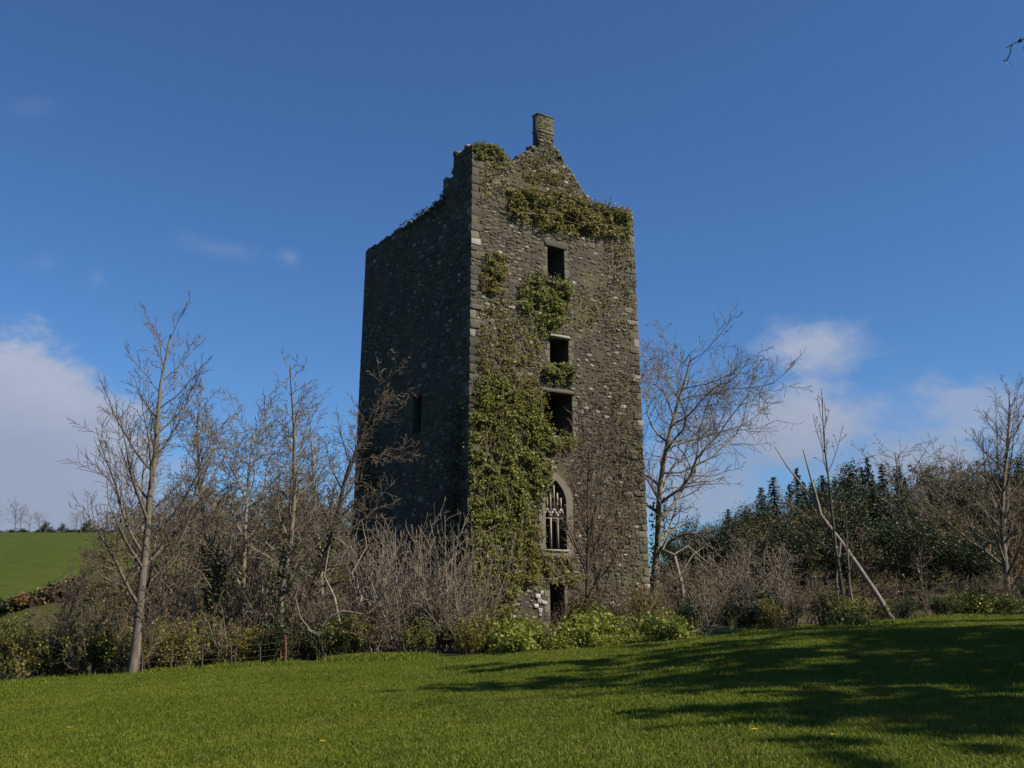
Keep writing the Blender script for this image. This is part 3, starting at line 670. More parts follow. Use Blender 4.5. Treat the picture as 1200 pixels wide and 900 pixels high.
wall_plant('moss_growth', 'sparse weeds on the bare stones left of the middle windows', 'wall plant', [(562, 345), (606, 345), (636, 390), (636, 425), (600, 400), (562, 395)], 620, .05, .14, 'ivy_olive', seed=12, clump=.9, stems=3)
wall_plant('wall_plant', 'small plant hanging above the little middle window lintel', 'wall plant', [(630, 380), (645, 378), (650, 392), (636, 398), (630, 395)], 220, .055, .25, 'ivy', stems=2, seed=13)
wall_plant('ivy', 'thin brown-green climbers on the lower right of the wall', 'ivy', [(680, 450), (745, 430), (750, 640), (752, 700), (690, 700), (672, 600)], 4200, .036, .16, 'brown', stems=26, seed=14, clump=.8)
wall_plant('ivy', 'brownish creeper around the foot of the wall below the tracery window', 'ivy', [(598, 610), (628, 610), (634, 652), (664, 655), (674, 680), (660, 690), (640, 678), (600, 690)], 3200, .045, .3, 'ivy_olive', stems=16, seed=15, clump=.6)
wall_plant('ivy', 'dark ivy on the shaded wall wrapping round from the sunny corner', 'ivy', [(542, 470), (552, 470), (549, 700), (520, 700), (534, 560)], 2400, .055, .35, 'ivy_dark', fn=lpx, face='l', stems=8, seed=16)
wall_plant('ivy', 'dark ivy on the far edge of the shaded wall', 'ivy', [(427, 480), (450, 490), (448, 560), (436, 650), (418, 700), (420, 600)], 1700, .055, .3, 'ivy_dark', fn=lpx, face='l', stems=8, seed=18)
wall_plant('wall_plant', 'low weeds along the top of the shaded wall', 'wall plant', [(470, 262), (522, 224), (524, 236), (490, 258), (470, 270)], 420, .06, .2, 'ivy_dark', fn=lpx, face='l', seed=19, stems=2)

# ------------------------------------------------------------------ trees
def grow(rr, base, d, L, r, lvl, P, out, limb=0):
    k = P['seg'][lvl]; pts = [base.copy()]; dd = d.normalized(); wig = P['wig'][lvl]; tr = P['trop'][lvl]; st = L / k
    for i in range(k):
        dd = Vector((dd.x + rr.gauss(0, wig), dd.y + rr.gauss(0, wig), dd.z + rr.gauss(0, wig) + tr)).normalized()
        pts.append(pts[-1] + dd * st)
    tip = P.get('tip', .25); rad = [max(P['rmin'], r * (1 - (1 - tip) * (i / k))) for i in range(k + 1)]
    out[lvl].append((pts, rad, limb))
    if lvl + 1 >= len(P['seg']): return
    n = max(2, int(P['n'][lvl] * (1 if lvl == 0 else min(1.4, L / P['ref'][lvl])) + rr.random()))
    t0 = P['t0'][lvl]
    for i in range(n):
        t = t0 + (1 - t0) * (i + rr.random()) / n; t = min(t, .985)
        f = t * k; j = min(int(f), k - 1); p = pts[j].lerp(pts[j + 1], f - j); tan = (pts[j + 1] - pts[j]).normalized()
        ax = tan.orthogonal(); ax.rotate(Matrix.Rotation(rr.uniform(0, 6.283) if lvl else i * 2.4 + rr.uniform(-.5, .5), 3, tan))
        a = math.radians(rr.gauss(P['ang'][lvl], 9)); nd = tan.copy(); nd.rotate(Matrix.Rotation(a, 3, ax))
        sh = P['shape'](t) if lvl == 0 else (1 - .55 * t)
        nl = L * P['rat'][lvl] * sh * rr.uniform(.7, 1.2); rj = rad[j] * (1 - (f - j)) + rad[j + 1] * (f - j)
        grow(rr, p, nd, nl, max(P['rmin'], rj * P['rr'][lvl]), lvl + 1, P, out, (len(out[1]) if lvl == 0 else limb))
def bare_tree(seed, h, r, P, d=Vector((0, 0, 1))):
    rr = random.Random(seed); out = [[] for _ in P['seg']]
    grow(rr, Vector((0, 0, -.25)), d, h, r, 0, P, out); return out
SHP = {'round': lambda t: .35 + 1.0 * math.sin(math.pi * min(1, (t - .05) * 1.0)) ** .8, 'cone': lambda t: 1.25 - .95 * t, 'vase': lambda t: 1.1 - .6 * t}
ASH = dict(seg=[12, 7, 5, 3], wig=[.05, .09, .13, .16], trop=[.03, .10, .07, .05], n=[30, 10, 7], t0=[.13, .18, .12], ang=[44, 36, 38], rat=[.38, .44, .52], rr=[.5, .5, .5], ref=[1, 2.4, .9], rmin=.0075, shape=SHP['cone'], tip=.16)
SPREAD = dict(seg=[10, 9, 6, 4], wig=[.09, .20, .24, .26], trop=[.03, .05, .02, .02], n=[20, 11, 8], t0=[.24, .2, .12], ang=[52, 46, 46], rat=[.42, .42, .40], rr=[.52, .55, .58], ref=[1, 3.6, 1.4], rmin=.0105, shape=SHP['round'], tip=.18)
BIRCH = dict(seg=[12, 6, 5, 3], wig=[.07, .14, .2, .2], trop=[.04, .09, .03, .0], n=[30, 10, 7], t0=[.22, .2, .12], ang=[42, 44, 44], rat=[.27, .48, .52], rr=[.45, .45, .5], ref=[1, 1.9, .75], rmin=.0075, shape=SHP['cone'], tip=.14)
FEATHER = dict(seg=[9, 7, 5, 3], wig=[.05, .10, .15, .18], trop=[.04, .12, .08, .05], n=[18, 12, 8], t0=[.2, .12, .1], ang=[33, 34, 36], rat=[.50, .34, .42], rr=[.6, .5, .6], ref=[1, 3.0, 1.0], rmin=.0075, shape=SHP['vase'], tip=.2)
SPARSE = dict(seg=[12, 6, 4, 3], wig=[.04, .07, .12, .15], trop=[.05, .16, .08, .05], n=[10, 5, 4], t0=[.5, .3, .2], ang=[26, 32, 36], rat=[.30, .34, .4], rr=[.55, .5, .6], ref=[1, 2.6, 1.0], rmin=.009, shape=SHP['cone'], tip=.16)
def hero(name, label, pos, seed, h, r, P, barkm, twigm, group=None, lean=Vector((0, 0, 1)), ivy=0, buds=None, rz=0.0):
    out = bare_tree(seed, h, r, P, lean); root = empty(name, pos, rz); tag(root, label, 'tree', group)
    V, F, R = tubes([(p, q) for p, q, l in out[0]], 9); obj('trunk', mesh('trunk', V, F, M[barkm], R, True), root)
    nl = len(out[1]); rg = np.random.default_rng(seed)
    for i, (p, q, l) in enumerate(out[1]):
        V, F, R = tubes([(p, q)], 6); lo = obj('limb', mesh('limb', V, F, M[barkm], R, True), root)
        tw = [(a, b) for lv in out[2:] for a, b, c in lv if c == l]
        if tw:
            for grp in ([[t] for t in tw] if len(tw) < 6 else [tw]):
                V, F, R = tubes(grp, 3); obj('twig' if len(tw) < 6 else 'twigs', mesh('twigs', V, F, M[twigm], R), lo, kind=None if len(tw) < 6 else 'stuff')
            if buds:
                C = np.array([tuple(a[-1 - (k % 2)]) for k, (a, b) in enumerate(tw)]); C = np.repeat(C, buds[2], 0) + rg.normal(0, .025 if buds[1] < .05 else .06, (len(C) * buds[2], 3))
                V, F, R = leaves(C, buds[1], rg); obj('leaves', mesh('leaves', V, F, M[buds[0]], R), lo, kind='stuff')
    if ivy:
        p, q, l = out[0][0]; n = int(ivy); k = rg.uniform(0, .45, n) * (len(p) - 1); P0 = np.array([tuple(v) for v in p]); j = k.astype(int); f = (k - j)[:, None]
        C = P0[j] * (1 - f) + P0[j + 1] * f; a = rg.uniform(0, 6.283, n); w = r * 1.2 + rg.exponential(.10, n); C += np.stack([np.cos(a) * w, np.sin(a) * w, rg.normal(0, .1, n)], 1); C = C[C[:, 2] > .05]
        V, F, R = leaves(C, .07, rg); obj('ivy_sleeve', mesh('ivy_sleeve', V, F, M['ivy_dark'], R), root, kind='stuff')
    return root
def hgt(px_top, Y, base): return at(600, px_top, Y).z - base.z
p = on(161, 30.7); hero('bare_tree', 'tall bare tree with upswept branches at the meadow edge, beside the wire fence', p, 21, hgt(372, 30.7, p), .15, ASH, 'bark', 'twig')
p = on(248, 36); hero('bare_tree', 'ivy-trunked bare tree with a rounded twiggy crown behind the wire fence', p, 22, hgt(462, 36, p), .14, BIRCH, 'bark', 'twig', ivy=1500)
p = on(322, 36); hero('bare_tree', 'slender pale lichened bare tree behind the red fence post', p, 23, hgt(425, 36, p), .14, BIRCH, 'bark_pale', 'twig_grey', ivy=500)
p = on(352, 37.5); hero('bare_tree', 'dark slanting bare tree between the pale tree and the tower', p, 24, hgt(398, 37.5, p), .13, BIRCH, 'bark_dark', 'twig', lean=Vector((.05, 0, 1)), ivy=400)
p = on(285, 44); hero('bare_tree', 'low broad bare tree behind the pale lichened tree', p, 52, hgt(490, 44, p), .13, SPREAD, 'bark_pale', 'twig_grey')
p = on(385, 45); hero('bare_tree', 'leafless tree with pale twigs close to the shaded tower wall', p, 53, hgt(470, 45, p), .12, BIRCH, 'bark_pale', 'twig_grey')
p = on(764, 53.5); hero('bare_tree', 'big bare tree with sinuous spreading limbs just past the sunlit wall', p, 140, hgt(335, 53.5, p) * .80, .24, dict(SPREAD, n=[22, 11, 8], ang=[62, 48, 46], rat=[.41, .44, .42], wig=[.05, .19, .24, .26], trop=[.03, .06, .02, .01]), 'bark_pale', 'twig_grey', lean=Vector((.05, 0, 1)), ivy=900)
p = on(686, 38); hero('bare_tree', 'slim dark tree with brown feathery twigs standing before the sunlit wall', p, 26, hgt(520, 38, p), .09, FEATHER, 'bark_dark', 'twig_red', buds=('brown', .035, 1))
p = on(706, 39); hero('bare_tree', 'second brown feathery-twigged tree close beside the slim dark tree', p, 61, hgt(550, 39, p), .075, FEATHER, 'bark_dark', 'twig_red', buds=('brown', .035, 1))
p = on(989, 35); hero('bare_tree', 'very thin straight sapling with upright whip-like top shoots', p, 27, hgt(448, 35, p), .07, SPARSE, 'bark_dark', 'twig', ivy=60)
p = on(1180, 48); hero('bare_tree', 'bushy bare tree with fine upswept twigs at the wood edge above the grassy mound', p, 28, hgt(440, 48, p), .16, ASH, 'bark', 'twig', lean=Vector((.05, 0, 1)))
p = on(1085, 52); hero('bare_tree', 'pale two-stemmed thin bare tree standing before the dark wood', p, 29, hgt(590, 52, p), .11, BIRCH, 'bark_pale', 'twig_red')
p = on(1000, 36); hero('bare_tree', 'short bare pale pole beside the thin sapling', p, 30, hgt(600, 36, p), .06, SPARSE, 'bark', 'twig')
p = on(68, 60); hero('bare_tree', 'dark leaning bare tree with a tufted top on the valley edge', p, 31, hgt(600, 60, p), .16, BIRCH, 'bark_dark', 'twig', ivy=300)

# leaning dead trunk
def polyline_tree(name, label, pts, radii, branches, barkm, cat='tree'):
    base = pts[0]; root = empty(name, base); tag(root, label, cat)
    V, F, R = tubes([([p - base for p in pts], radii)], 8); obj('trunk', mesh('trunk', V, F, M[barkm], R, True), root)
    for bp, br, bm in branches:
        V, F, R = tubes([([p - base for p in bp], br)], 6); obj('limb', mesh('limb', V, F, M[bm], R, True), root)
    return root
b0 = on(1046, 36.5); b0.z -= .05
def seq(pp, Y0, Y1): return [at(x, y, Y0 + (Y1 - Y0) * i / (len(pp) - 1)) for i, (x, y) in enumerate(pp)]
tr = [b0] + seq([(1030, 700), (1006, 664), (985, 634), (962, 604), (952, 580)], 36.6, 37.4)
polyline_tree('leaning_dead_tree', 'pale dead tree leaning steeply over the shaded meadow edge', tr, [.105, .095, .085, .075, .065, .045],
    [(seq([(962, 604), (956, 580), (948, 552), (941, 527)], 37.2, 37.5), [.06, .05, .035, .018], 'bark_pale'), (seq([(957, 590), (938, 566), (922, 546), (907, 522)], 37.3, 37.9), [.045, .035, .025, .012], 'bark_pale'),
     (seq([(985, 634), (980, 680), (984, 725)], 36.9, 36.4), [.05, .045, .05], 'bark'), (seq([(1006, 664), (985, 650), (962, 636), (945, 622)], 36.8, 37.4), [.05, .04, .03, .015], 'bark_pale'), (seq([(972, 616), (955, 612), (935, 596), (920, 588)], 37.1, 37.6), [.035, .028, .02, .01], 'twig_grey')], 'bark_pale')
# fallen tree with split pale limbs
b0 = on(405, 34.5)
polyline_tree('fallen_tree', 'fallen tree with pale split limbs lying before the shaded tower wall', [b0 + Vector((.2, 0, .15))] + seq([(420, 742), (398, 741), (372, 744), (360, 738)], 34.4, 34.0), [.15, .13, .11, .09, .05],
    [(seq([(430, 748), (410, 742), (396, 740), (378, 742)], 34.1, 34.0), [.03, .05, .055, .03], 'raw_wood'), (seq([(415, 745), (436, 715), (452, 690), (470, 680)], 34.3, 33.8), [.06, .05, .035, .015], 'bark_pale'), (seq([(400, 742), (392, 700), (380, 675), (386, 640)], 34.3, 34.6), [.055, .045, .035, .015], 'bark_pale'),
     (seq([(372, 744), (384, 725), (402, 716), (430, 720), (448, 705)], 34.1, 34), [.05, .045, .04, .03, .012], 'bark_pale'), (seq([(425, 745), (445, 735), (468, 722), (490, 700)], 34.4, 34.1), [.05, .04, .03, .012], 'bark_pale'), (seq([(366, 742), (352, 724), (346, 700), (352, 676)], 34.1, 34.6), [.04, .035, .025, .012], 'bark'),
     (seq([(410, 742), (424, 700), (412, 672), (430, 640), (424, 610)], 34.3, 35), [.045, .04, .03, .02, .01], 'bark_pale'), (seq([(436, 715), (425, 690), (440, 664)], 34.2, 34.4), [.03, .022, .01], 'bark_pale')], 'bark')
# pale broken bough right of the tower
b0 = on(800, 42)
polyline_tree('broken_tree', 'pale broken crooked bough standing just right of the tower', [b0] + seq([(800, 690), (790, 650), (776, 644), (786, 622), (806, 612)], 42, 42.4), [.09, .08, .065, .06, .045, .02], [(seq([(796, 676), (812, 650), (826, 640)], 42, 42.3), [.04, .03, .012], 'bark_pale'), (seq([(790, 650), (806, 640), (830, 660), (850, 668)], 42, 42.4), [.04, .03, .02, .01], 'bark_pale')], 'bark_pale')

# ------------------------------------------------------------------ shrubs, thicket, wood (prototypes copied with their parts)
def shrub_proto(name, seed, nst, h, spread, barkm, twigm, lf=None, nleaf=0, lsize=.05):
    rr = random.Random(seed); rg = np.random.default_rng(seed); st, tw = [], []
    P = dict(seg=[6, 4, 3], wig=[.12, .18, .2], trop=[.04, .05, .03], n=[8, 4], t0=[.2, .15], ang=[40, 42], rat=[.42, .45], rr=[.5, .6], ref=[1, 1.0], rmin=.0075, shape=SHP['vase'], tip=.2)
    for i in range(nst):
        a = rr.uniform(0, 6.283); l = rr.uniform(.05, spread); out = [[], [], []]
        grow(rr, Vector((rr.gauss(0, .2), rr.gauss(0, .2), -.1)), Vector((math.cos(a) * l, math.sin(a) * l, 1)), h * rr.uniform(.65, 1.1), rr.uniform(.018, .04), 0, P, out)
        st += [(p, q) for p, q, l_ in out[0]]; tw += [(p, q) for lv in out[1:] for p, q, l_ in lv]
    root = empty(name, (0, 0, -50))
    V, F, R = tubes(st, 5); obj('stems', mesh('stems', V, F, M[barkm], R), root)
    V, F, R = tubes(tw, 3); obj('twigs', mesh('twigs', V, F, M[twigm], R), root)
    if lf:
        pts = [p[rr.randrange(1, len(p))] for p, q in (tw[rr.randrange(len(tw))] for _ in range(nleaf))]
        C = np.array([tuple(v) for v in pts]) + rg.normal(0, .08, (nleaf, 3)); C = C[C[:, 2] > 0]; V, F, R = leaves(C, lsize, rg); obj('leaves', mesh('leaves', V, F, M[lf], R), root)
    return root
def leafy_proto(name, seed, rx, rz, m, n, size, low=.0, lumps=22):
    rg = np.random.default_rng(seed); rr = random.Random(seed); C = []
    for k in range(lumps):
        u = rg.normal(size=3); u /= np.linalg.norm(u); u[2] = abs(u[2]); q = u * (rx, rx, rz) * rg.uniform(.45, .95); q[2] += low
        C.append(q + rg.normal(0, rx * .17, (n // lumps, 3)) * (1, 1, .8))
    C = np.concatenate(C); C = C[C[:, 2] > 0]; root = empty(name, (0, 0, -50))
    V, F, R = leaves(C, size, rg, (0, 0, 1), .5); obj('foliage', mesh('foliage', V, F, M[m], R), root)
    st = []
    for k in range(9):
        e = C[rr.randrange(len(C))]; st.append(([Vector((rr.gauss(0, .1), rr.gauss(0, .1), -.1)), Vector(e * .5), Vector(e)], [.03, .02, .01]))
    V, F, R = tubes(st, 4); obj('stems', mesh('stems', V, F, M['twig'], R), root, kind='stuff'); return root
def wood_tree_proto(name, seed, h, P, barkm, twigm, lf=None, per=2, lsize=.09):
    out = bare_tree(seed, h, h * .016, P); root = empty(name, (0, 0, -50)); rg = np.random.default_rng(seed)
    V, F, R = tubes([(p, q) for p, q, l in out[0]], 6); obj('trunk', mesh('trunk', V, F, M[barkm], R, True), root)
    V, F, R = tubes([(p, q) for lv in out[1:] for p, q, l in lv], 3); obj('crown', mesh('crown', V, F, M[twigm], R), root)
    if lf:
        C = np.array([tuple(p[-1]) for lv in out[2:] for p, q, l in lv]); C = np.repeat(C, per, 0) + rg.normal(0, .16, (len(C) * per, 3))
        V, F, R = leaves(C, lsize, rg); obj('leaves', mesh('leaves', V, F, M[lf], R), root)
    return root
def spruce_proto(name, seed, h):
    rg = np.random.default_rng(seed); C = []
    for z in np.arange(.8, h, .33):
        rad = (h - z) / h * h * .22 + .1; nb = int(7 + rad * 5)
        for k in range(nb):
            a = rg.uniform(0, 6.283); L = rad * rg.uniform(.65, 1.12); t = rg.uniform(.15, 1, int(4 + L * 9)); C.append(np.stack([np.cos(a) * L * t, np.sin(a) * L * t, z - .35 * L * t + .15 * L * t * t + rg.normal(0, .05, len(t))], 1) + rg.normal(0, .06, (len(t), 3)))
    C = np.concatenate(C); root = empty(name, (0, 0, -50)); V, F, R = leaves(C, .14, rg, (0, 0, 1), .8, .3); obj('crown', mesh('crown', V, F, M['spruce'], R), root)
    V, F, R = tubes([([Vector((0, 0, -.3)), Vector((0, 0, h * .5)), Vector((0, 0, h))], [.16, .09, .02])], 6); obj('trunk', mesh('trunk', V, F, M['bark_dark'], R), root); return root
def crown_proto(name, seed, h, rx, rz, m, n=2600, size=.17):
    rg = np.random.default_rng(seed); rr = random.Random(seed); root = empty(name, (0, 0, -50)); C = []; limbs = []
    for k in range(34):
        u = rg.normal(size=3); u /= np.linalg.norm(u); q = u * (rx, rx, rz) * rg.uniform(.35, 1.0); q[2] += h - rz
        limbs.append(([Vector((0, 0, h * .3)), Vector((q[0] * .5, q[1] * .5, (h * .3 + q[2]) * .5 + .2)), Vector(q)], [.09, .05, .015])); C.append(q + rg.normal(0, rx * .17, (n // 34, 3)))
    C = np.concatenate(C); V, F, R = leaves(C, size, rg, (0, 0, 1), .5); obj('crown', mesh('crown', V, F, M[m], R), root)
    V, F, R = tubes([([Vector((0, 0, -.3)), Vector((.1, 0, h * .3)), Vector((0, .1, h * .8))], [.2, .15, .05])] + limbs, 6); obj('trunk', mesh('trunk', V, F, M['bark_dark'], R), root); return root
first = {}
def plant(proto, pos, rz, sc, label, cat, group):
    if proto.name not in first: first[proto.name] = 1; o = proto
    else: o = copy_tree(proto)
    o.location = pos; o.rotation_euler = (0, 0, rz); o.scale = (sc[0], sc[0], sc[1]) if isinstance(sc, tuple) else (sc,) * 3
    return tag(o, label, cat, group)
rs = random.Random(77)
B1 = [shrub_proto('bare_thicket_bush', 200 + i, 9, 2.4, .75, 'bark_tan', 'twig', 'brown', 160, .045) for i in range(3)]
B2 = [shrub_proto('pale_thicket_bush', 210 + i, 9, 2.6, .7, 'bark_pale', 'twig_grey') for i in range(2)]
B3 = [shrub_proto('green_thicket_bush', 220 + i, 12, 1.6, 1.0, 'twig', 'twig', ('ivy_dark', 'ivy', 'ivy_olive')[i], 2600, .042) for i in range(3)]
B4 = [shrub_proto('reddish_thicket_bush', 230 + i, 9, 2.3, .65, 'twig_red', 'twig_red', 'brown', 160, .045) for i in range(2)]
# left thicket, from the tree by the fence to the tower
ZONES = [(161, 'on the valley side of the tall upswept tree'), (245, 'behind the wire fence'), (340, 'around the ivy-trunked tree'), (425, 'beside the fallen tree'), (570, 'before the shaded tower wall'), (670, 'near the doorway'), (772, 'below the slim feathery tree'), (880, 'near the broken pale bough'), (1000, 'behind the dark rounded bush'), (1060, 'under the leaning dead tree'), (9999, 'near the green mound')]
def scatter(protos, pxr, dyr, n, scr, label, cat, group, hs=(.8, 1.2)):
    for i in range(n):
        px = pxr[0] + (pxr[1] - pxr[0]) * (i + rs.random()) / n; x0 = (px - 600) / 1226 * 32; Y = float(edge(x0)) + rs.uniform(*dyr); p = on(px, Y)
        s = rs.uniform(*scr); f_ = (s - scr[0]) / (scr[1] - scr[0]); z_ = next(t for lim, t in ZONES if px < lim); label_ = f"{'small' if f_ < .34 else 'middling' if f_ < .67 else 'large'} {label} {z_}"
        plant(rs.choice(protos), p, rs.uniform(0, 6.28), (s, s * rs.uniform(*hs)), label_, cat, group)
scatter(B1, (30, 420), (1.0, 6), 20, (.5, .95), 'tangled bare brown bush', 'bush', 'brown bushes of the left thicket')
scatter(B4, (60, 420), (2.0, 10), 13, (.5, 1.0), 'bare reddish-twigged thicket bush', 'bush', 'reddish bushes of the left thicket')
scatter(B3, (20, 420), (.8, 4.5), 26, (.6, 1.05), 'green leafy thicket bush', 'bush', 'green bushes of the left thicket')
scatter(B2, (210, 420), (2.5, 7), 12, (.9, 1.6), 'pale grey bare thicket bush', 'bush', 'pale bushes of the left thicket')
scatter(B2, (425, 560), (3.5, 9), 11, (1.0, 1.6), 'pale upright bare bush', 'bush', 'pale bushes before the shaded wall', (1.0, 1.5))
scatter(B1, (425, 560), (1.5, 8), 12, (.5, .9), 'brown bare twiggy bush', 'bush', 'brown bushes before the shaded wall')
scatter(B3, (400, 606), (1.5, 6), 13, (.6, 1.05), 'green leafy foot bush', 'bush', 'green bushes at the tower foot')
scatter(B4, (668, 770), (9, 13.5), 8, (.5, .9), 'brown feathery wall-foot bush', 'bush', 'brown bushes along the sunlit wall')
scatter(B3, (670, 770), (8, 12), 8, (.6, .9), 'leafy green wall-foot bush', 'bush', 'leafy bushes beside the sunlit wall')
scatter(B1, (770, 1010), (2, 9), 8, (.45, .85), 'brown bare bank bush', 'bush', 'brown bushes on the right bank')
scatter(B4, (780, 1200), (5, 14), 8, (.45, .85), 'reddish bare bank bush', 'bush', 'reddish bushes on the right bank')
scatter(B2, (800, 930), (6, 14), 5, (.9, 1.4), 'pale grey spreading bank bush', 'bush', 'pale bushes on the right bank')
scatter(B3, (780, 1200), (1.5, 6), 18, (.45, .8), 'green leafy meadow-edge bush', 'bush', 'green bushes on the right bank')
scatter(B1, (1040, 1200), (3, 11), 7, (.5, .8), 'brown twiggy meadow-edge bush', 'bush', 'brown bushes by the leaning tree')
scatter(B4, (640, 668), (10, 12.5), 3, (.4, .6), 'brown feathery doorway bush', 'bush', 'brown bushes by the doorway')
# sunlit lime-green herbs before the tower
L1 = [leafy_proto('lime_herb_clump', 300 + i, .75, .6, 'lime', 1800, .042, .05) for i in range(3)]
for i in range(34):
    px = 580 + 212 * (i + rs.random()) / 34; x0 = (px - 600) / 1226 * 29.5; p = on(px, float(edge(x0)) + rs.choice([.1, .6, 1.5, 2.6, 3.4]) + rs.uniform(0, .5)); s = rs.choice([.4, .55, .7, .85, 1.05]) * rs.uniform(.85, 1.15)
    plant(L1[i % 3], p, rs.uniform(0, 6.28), (s * 1.15, s * rs.uniform(.7, 1.5)), ('small' if s < .5 else 'middling' if s < .75 else 'large') + ' sunlit lime-green leafy clump ' + ('before the doorway' if px < 665 else 'below the slim feathery tree' if px < 725 else 'by the right corner of the tower'), 'plant', 'lime-green clumps before the tower')
for i in range(9):
    px = 560 + 225 * (i + rs.random()) / 9; x0 = (px - 600) / 1226 * 29.5; s = rs.uniform(.28, .5)
    plant(rs.choice(B4), on(px, float(edge(x0)) + rs.uniform(.8, 3)), rs.uniform(0, 6.28), (s, s), 'low reddish stalks among the lime-green clumps before the tower', 'bush', 'stalks among the lime clumps')
for px, Y, s in ((425, 32.9, .45), (410, 33.0, .4), (395, 33.2, .42), (440, 32.8, .35)):
    plant(L1[0], on(px, Y), rs.uniform(0, 6.28), (s, s * .55), 'low bright green tuft by the fallen tree', 'plant', 'tufts by the fallen tree')
D1 = leafy_proto('dark_round_bush', 320, 1.25, 1.15, 'spruce', 5000, .045, .1); plant(D1, on(878, 36), 0, (1.0, 1.05), 'dark rounded evergreen bush on the bank right of the tower', 'bush', None)
D2 = leafy_proto('mossy_mound_bush', 321, 1.4, .7, 'ivy', 3600, .045, .0); plant(D2, on(1168, 39), 0, (1.0, 1.0), 'low green mound at the right meadow edge', 'bush', None)
D3 = leafy_proto('grassy_tussock', 322, .9, .38, 'ivy_dark', 1200, .05, .0); plant(D3, on(990, 32.3), 0, 1.0, 'dark grassy tussock at the foot of the thin sapling', 'plant', None)
# brush pile on the meadow edge right of the lime herbs
rr = random.Random(9); b0 = on(838, 30.6); root = empty('brush_pile', b0); tag(root, 'heap of grey cut branches lying on the meadow edge', 'brush pile')
for k in range(26):
    a = rr.gauss(.3, .6); l = rr.uniform(.5, 1.1); c = Vector((rr.gauss(0, .25), rr.gauss(0, .2), rr.uniform(.03, .28))); d = Vector((math.cos(a), math.sin(a), rr.uniform(-.05, .25))) * l
    V, F, R = tubes([([c - d * .5, c + Vector((0, 0, rr.gauss(0, .03))), c + d * .5], [.016, .013, .006])], 4); obj('branch', mesh('branch', V, F, M['twig_grey'], R), root)

# ------------------------------------------------------------------ woods and far hedges
WB = [wood_tree_proto('bare_woodland_tree', 400 + i, 8.5, dict(SPREAD, n=[15, 8, 6], ref=[1, 4.0, 1.6], wig=[.07, .15, .18, .2], rmin=.014), 'bark', 'twig_grey') for i in range(2)]
WR = [wood_tree_proto('brown_woodland_tree', 410 + i, 8.0, dict(ASH, n=[20, 8, 6], ref=[1, 2.8, 1.1], rmin=.014), 'bark', 'twig_red', 'brown', 1, .07) for i in range(2)]
WG = [wood_tree_proto('budding_woodland_tree', 420 + i, 7.5, dict(SPREAD, n=[13, 7, 5], ref=[1, 4.5, 1.8], wig=[.07, .15, .18, .2], rmin=.013), 'bark', 'twig', 'budding', 10, .095) for i in range(2)]
WE = [crown_proto('evergreen_woodland_tree', 430 + i, 7.5, 2.6, 3.2, 'evergreen', 8500, .085) for i in range(2)]
WS = [spruce_proto('spruce_tree', 440 + i, 9.5) for i in range(2)]
LB = {id(WB): ('grey bare tree in the wood on the right hill', 'grey bare trees of the right wood'), id(WR): ('brown-twigged tree in the wood on the right hill', 'brown trees of the right wood'), id(WG): ('olive budding tree in the wood on the right hill', 'budding trees of the right wood'),
      id(WE): ('dark evergreen broadleaf tree in the wood on the right hill', 'evergreens of the right wood'), id(WS): ('dark pointed spruce in the wood on the right hill', 'spruces of the right wood')}
SKY = [(770, 640), (800, 614), (850, 584), (900, 564), (960, 545), (1010, 536), (1060, 542), (1120, 545), (1200, 530), (1260, 528)]
RANK = ['in the first rank of the wood on', 'in the first rank of the wood on', 'halfway up the wood on', 'halfway up the wood on', 'on the crest of the wood on', 'on the crest of the wood on']
def right_wood():
    cells = []
    for row, (Y, n) in enumerate(((54, 11), (63, 13), (74, 15), (86, 17), (98, 19), (110, 20))):
        for i in range(n):
            px = 790 + 470 * (i + rs.uniform(.1, .9)) / n; y = Y + rs.uniform(-3.5, 3.5); p = on(px, y)
            sk = np.interp(px, [a for a, b in SKY], [b for a, b in SKY]) + (5 - row) * 13 + rs.uniform(-6, 14)
            hw = at(px, sk, y).z - p.z
            if hw < 2.5: continue
            if row >= 4: pro = rs.choice([WS, WS, WE, WE, WG]) if px > 880 else rs.choice([WS, WE, WE])
            elif row >= 2: pro = rs.choice([WE, WE, WG, WS, WS, WB] if px > 950 else [WB, WG, WS, WE, WE])
            else: pro = rs.choice([WB, WR, WG, WE, WE] if px > 930 else [WB, WR, WG, WE])
            h0 = {id(WB): 8.8, id(WR): 8.5, id(WG): 8.0, id(WE): 7.6, id(WS): 9.5}[id(pro)]
            if pro is WS: hw *= rs.uniform(.8, 1.15)
            s = hw / h0; w = min(max(s, .7), 1.3) * (rs.uniform(1.2, 1.7) if pro is WS else 1)
            plant(rs.choice(pro), p, rs.uniform(0, 6.28), (w, s), ('broad ' if w > 1.05 else 'slender ' if w < .8 else '') + LB[id(pro)][0].replace('in the wood on', RANK[row]), 'tree', LB[id(pro)][1])
right_wood()
p = on(1062, 80); plant(WB[0], p, 1.0, (1.1, (at(600, 520, 80).z - p.z) / 8.8), 'grey bare tree rising above the wood on the right hill', 'tree', 'bare trees above the right wood')
p = on(1105, 84); plant(WB[1], p, 2.0, (1.0, (at(600, 535, 84).z - p.z) / 8.8), 'grey bare tree rising above the wood on the right hill', 'tree', 'bare trees above the right wood')
